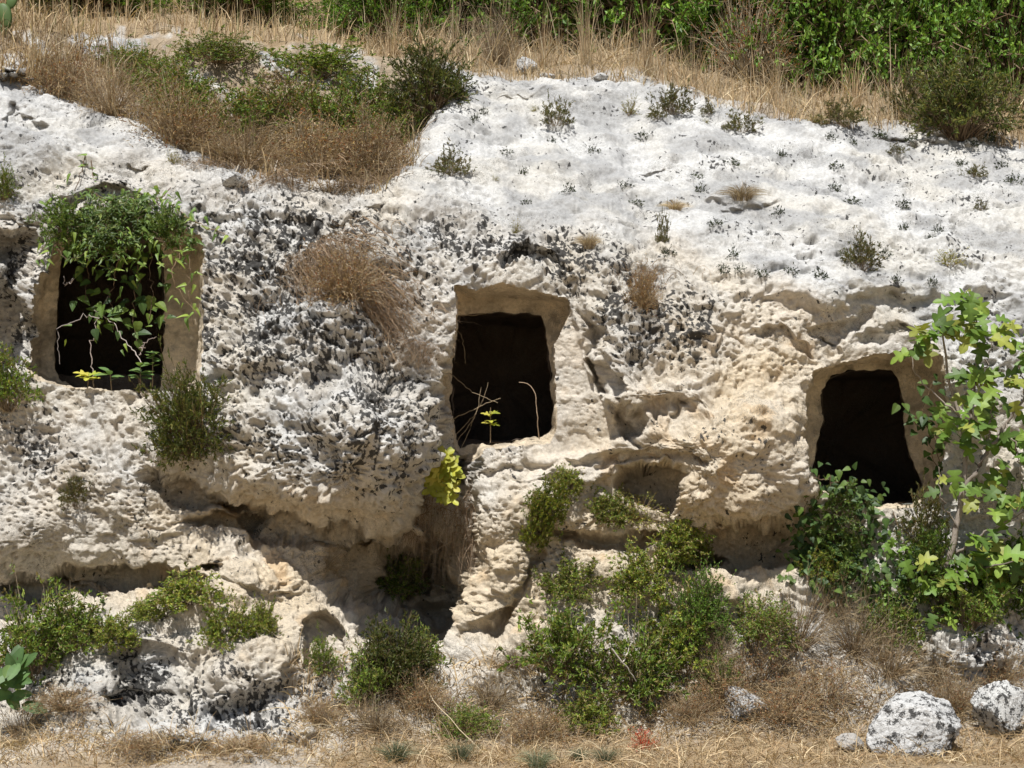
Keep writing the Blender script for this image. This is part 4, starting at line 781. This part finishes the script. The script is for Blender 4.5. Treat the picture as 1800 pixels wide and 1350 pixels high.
def seedling(label, x, yv, h, n, size, meshes, seed, yoff=0, name='seedling', cat='plant', sp=1.0):
    rng = np.random.default_rng(seed); yy = sy(x, yv) + yoff; root = thing(name, unproj(x, yv, yy), label, cat); top = unproj(x + rng.uniform(-4, 4), yv - h, yy - .04); b = np.array(root.location)
    t = np.linspace(0, 1, 8)[:, None]; stem(root, b * (1 - t) + top * t, .004, .002, [(.30, .22, .14)], rng, sides=4)
    for i in range(n):
        a = 2.4 * i; k = rng.uniform(.45, 1)
        if sp > 1.1:      # leafy spray facing the light
            k = rng.uniform(.1, 1); q = b * (1 - k) + top * k + np.array([rng.normal(0, .045), -.02, rng.normal(0, .035)])
            put_leaf(root, meshes, q, [math.cos(a) * .8, -.3 + rng.normal(0, .2), .35 + .6 * math.sin(a)], [rng.normal(0, .3), -.85, .55], size * .0041 * rng.uniform(.7, 1.1), rng); continue
        d = np.array([math.cos(a) * sp, math.sin(a) * .6 - .35, rng.uniform(-.1, .5)]); put_leaf(root, meshes, b * (1 - k) + top * k, d, [0, -.45, 1], size * .0041 * rng.uniform(.75, 1.15), rng)
    return root
seedling('broad-leaved green seedling on the sill of the left tomb', 196, 686, 34, 6, 26, L_OVAL, 421, .06)
seedling('bushy green seedling at the right of the left tomb sill', 246, 690, 48, 14, 22, L_OVAL, 422, .03)
seedling('small leafy seedling beside the right door edge of the left tomb', 268, 680, 60, 14, 14, L_OVAL + L_IVY, 423, .08)
seedling('yellow seedling on the left part of the left tomb sill', 154, 684, 26, 6, 22, L_FIGY, 424, .04)
seedling('yellow-green fig sapling sprouting below the middle tomb', 785, 885, 85, 34, 30, L_FIGY, 425, -.50, 'fig_sapling', 'sapling', 1.2)
seedling('small yellow-leaved sprout on the sill of the middle tomb', 862, 778, 62, 7, 17, L_FIGY, 426, .05)
seedling('big-leaved green plant at the lower left corner', 30, 1245, 90, 20, 42, L_OVAL, 427, -.25, 'broadleaf_plant', 'plant', 1.3)
# ivy below the right tomb and on its jamb
vine('green ivy spilling from the sill of the right tomb', 'ivy', [[(1440, 835), (1430, 880), (1425, 930), (1440, 990)], [(1460, 835), (1460, 890), (1465, 950), (1470, 1010)], [(1490, 845), (1500, 890), (1510, 940), (1505, 1000)], [(1510, 855), (1530, 900), (1535, 950)], [(1430, 840), (1480, 850), (1520, 860)], [(1425, 850), (1412, 900), (1405, 960)]], 298, L_IVY + L_VINE[:1], 15, 431, VB, -.06, .004, 16, 'ivy')
vine('lower curtain of ivy under the right tomb', 'ivy', [[(1430, 930), (1440, 990), (1450, 1040)], [(1480, 930), (1490, 990), (1480, 1050)], [(1520, 930), (1530, 990), (1520, 1040)], [(1410, 930), (1405, 980), (1420, 1020)]], 290, L_IVY + L_VINE[:1], 14, 434, VB, -.09, .004, 18, 'ivy')
vine('ivy climbing the right jamb of the right tomb', 'ivy', [[(1665, 900), (1650, 840), (1635, 780), (1620, 720), (1640, 670)], [(1660, 850), (1640, 760), (1605, 745), (1595, 720)]], 70, L_IVY, 18, 432, VB, .10, .004, 10, 'ivy')
vine('ivy and fig shoots on the pale rock right of the right tomb sill', 'ivy', [[(1570, 900), (1590, 960), (1600, 1020), (1590, 1080)], [(1640, 920), (1620, 980), (1640, 1050)], [(1560, 980), (1550, 1040), (1540, 1100)]], 200, L_IVY + L_FIG[:2], 15, 433, VB, -.06, .004, 16, 'ivy')
# bare stems and straws
def stalks(label, name, paths, seed, r=.003, pal=((.36, .28, .18),), cat='stem'):
    rng = np.random.default_rng(seed); p0 = paths[0][0]; root = thing(name, unproj(*p0), label, cat)
    for p in paths: stem(root, path3(p, 16, rng, .004), r, r * .6, list(pal), rng, sides=4)
ya = sy(790, 700)
stalks('dry twigs reaching across the left half of the middle doorway', 'dry_twigs', [[(788, 740, ya + .05), (830, 720, ya + .02), (865, 705, ya), (880, 700, ya)], [(795, 560, ya + .05), (815, 600, ya), (818, 640, ya)], [(800, 780, ya + .1), (830, 740, ya + .05), (855, 690, ya), (858, 672, ya)], [(800, 765, ya + .1), (835, 730, ya + .05), (850, 700, ya)], [(790, 655, ya + .05), (830, 690, ya), (875, 708, ya)], [(810, 790, ya + .1), (840, 720, ya), (846, 680, ya)], [(795, 555, ya + .05), (840, 555, ya), (875, 545, ya)]], 441, .0028, cat='twig')
yc = sy(950, 770)
stalks('curved pale tendril standing at the right of the middle doorway', 'tendril', [[(948, 772, yc + .05), (944, 740, yc), (942, 700, yc), (938, 680, yc), (928, 672, yc), (912, 672, yc)]], 442, .004, ((.30, .22, .15),), 'tendril')
stalks('long pale straw stalk lying slanted across the foot slope', 'straw_stalk', [[(725, 1130, sy(725, 1130) - .12), (732, 1180, sy(732, 1190) - .12), (760, 1230, -.75), (800, 1275, -.95), (862, 1335, sy(862, 1335))]], 443, .005, ((.50, .40, .26),), 'stalk')
stalks('white dead stick propped among the large green bush', 'dead_stick', [[(1075, 1140, -.75), (1100, 1170, -.75), (1120, 1200, -.7)], [(1095, 1165, -.75), (1110, 1130, -.75)]], 444, .006, ((.5, .45, .38),), 'stick')
stalks('bleached root stubs on the rim above the left tomb', 'root_stub', [[(413, 325, sy(413, 325)), (412, 305, sy(413, 325) - .05), (420, 290, sy(413, 325))], [(487, 325, sy(487, 325)), (483, 300, sy(487, 325) - .05), (488, 282, sy(487, 325))]], 445, .010, ((.42, .36, .28),), 'root')

# ------------------------------------------------------------------ loose stones
def stone(cx, row, w, h, label, seed, depth=.8, colr=(.56, .55, .53), lichn=.5, sink=.12, group='loose stones at the cliff foot', karstic=1.0):
    import bmesh
    p, nn = at(cx, row); m = scale_at(p); bm = bmesh.new(); bmesh.ops.create_icosphere(bm, subdivisions=6 if w > 60 else 5 if w > 30 else 4, radius=1)
    V = np.array([v.co[:] for v in bm.verts]); Fc = np.array([[v.index for v in f.verts] for f in bm.faces]); bm.free()
    hh = 1 + .34 * fbm(V * .95 + seed, 2, seed); q = np.sign(V) * np.abs(V) ** .8; V2 = q * hh[:, None]
    for i in range(9):   # broken facets
        g = norm(np.random.default_rng(seed * 31 + i).normal(size=3)); dd = V2 @ g; lim = .74; V2 = V2 - g * (np.maximum(dd - lim, 0) * .85)[:, None]
    V2 = V2 * (1 + karstic * (.10 * np.abs(noise(V2 * 5, seed + 2)) + .07 * np.abs(noise(V2 * 12, seed + 3)) - .09 * (1 - np.abs(noise(V2 * 9, seed + 7))) ** 5 + .025 * noise(V2 * 24, seed + 4)))[:, None]
    l = np.clip(.27 + .55 * fbm(V2 * 4, 3, seed + 5) + .3 * noise(V2 * 13, seed + 6) + .12 * lichn, 0, 1)[:, None]
    c = np.array(colr) * (1 + .12 * fbm(V2 * 3, 3, seed + 9)[:, None]); c = np.concatenate([c, l], 1)
    V2 *= [w * m * .5, w * m * .5 * depth, h * m * .5]; V2[:, 2] += h * m * .5 * (1 - sink * 2)
    o = obj('boulder' if w > 60 else 'stone', mk_mesh('stone', V2, [Fc], c, True), M_ROCK, None, p); return tag(o, label, 'boulder' if w > 60 else 'stone', group)
stone(1605, 1318, 148, 108, 'large pitted grey boulder at the lower right', 3, .8, (.62, .61, .59), 1.3, karstic=.5)
stone(1758, 1290, 76, 104, 'upright white lichen-spotted boulder at the right edge', 8, .8, (.64, .63, .60), 1.3, karstic=.7)
stone(1497, 1318, 44, 30, 'small grey stone left of the large boulder', 5, .8, (.45, .42, .38), .2)
stone(1312, 1262, 70, 60, 'dark-spotted white rock right of the red plant', 9, .7, lichn=.9)
stone(930, 122, 40, 34, 'grey stone in the straw at the brow', 12, group='stones on the brow')
stone(962, 132, 30, 14, 'flat pale stone right of the grey one at the brow', 13, group='stones on the brow', lichn=0)
stone(1056, 142, 24, 16, 'small white stone on the crest, centre', 14, group='stones on the brow', lichn=0)
stone(898, 992, 14, 18, 'small warm stone wedged on the rock pillar', 15, colr=(.62, .52, .38), lichn=-.5, group=None)
stone(410, 330, 44, 30, 'grey-white block on the rim above the left tomb', 16, lichn=.1, group=None)

# prickly pear in the top left corner
PP = thing('prickly_pear', at(14, 60)[0], 'green prickly pear pads in the top left corner', 'cactus')
for i, (x, yv, w, h, a) in enumerate([(8, 28, 30, 44, -.3), (20, 4, 20, 24, .3), (-18, 30, 28, 40, -.6), (2, 58, 26, 30, .1)]):
    a8 = np.linspace(0, 2 * np.pi, 20, endpoint=False); rings = []
    for tt, sc_ in ((-1, .80), (-.6, .95), (0, 1), (.6, .95), (1, .80)):
        rr_ = np.stack([np.cos(a8) * sc_ * (.82 + .18 * np.sin(a8)), np.full(20, tt * .18), np.sin(a8) * sc_], 1); rings.append(rr_)
    V = np.concatenate(rings + [[[0, -.2, 0]], [[0, .2, 0]]]); ii = np.arange(100).reshape(5, 20); jj = np.roll(ii, -1, 1)
    q = np.stack([ii[:-1], jj[:-1], jj[1:], ii[1:]], -1).reshape(-1, 4); t1 = np.stack([jj[0], ii[0], np.full(20, 100)], 1); t2 = np.stack([ii[4], jj[4], np.full(20, 101)], 1)
    pp = unproj(x, yv, float(PP.location[1]) - .1 + .05 * i); m = scale_at(pp); Rm = np.array([[math.cos(a), 0, math.sin(a)], [0, 1, 0], [-math.sin(a), 0, math.cos(a)]])
    V = (V * [w * m * .5, h * m * .5, h * m * .5]) @ Rm.T + pp - np.array(PP.location); obj('pad', mk_mesh('pad', V, [q, t1, t2], np.array([.10, .16, .05]) * np.ones((102, 1)), True), M_LEAF, PP)
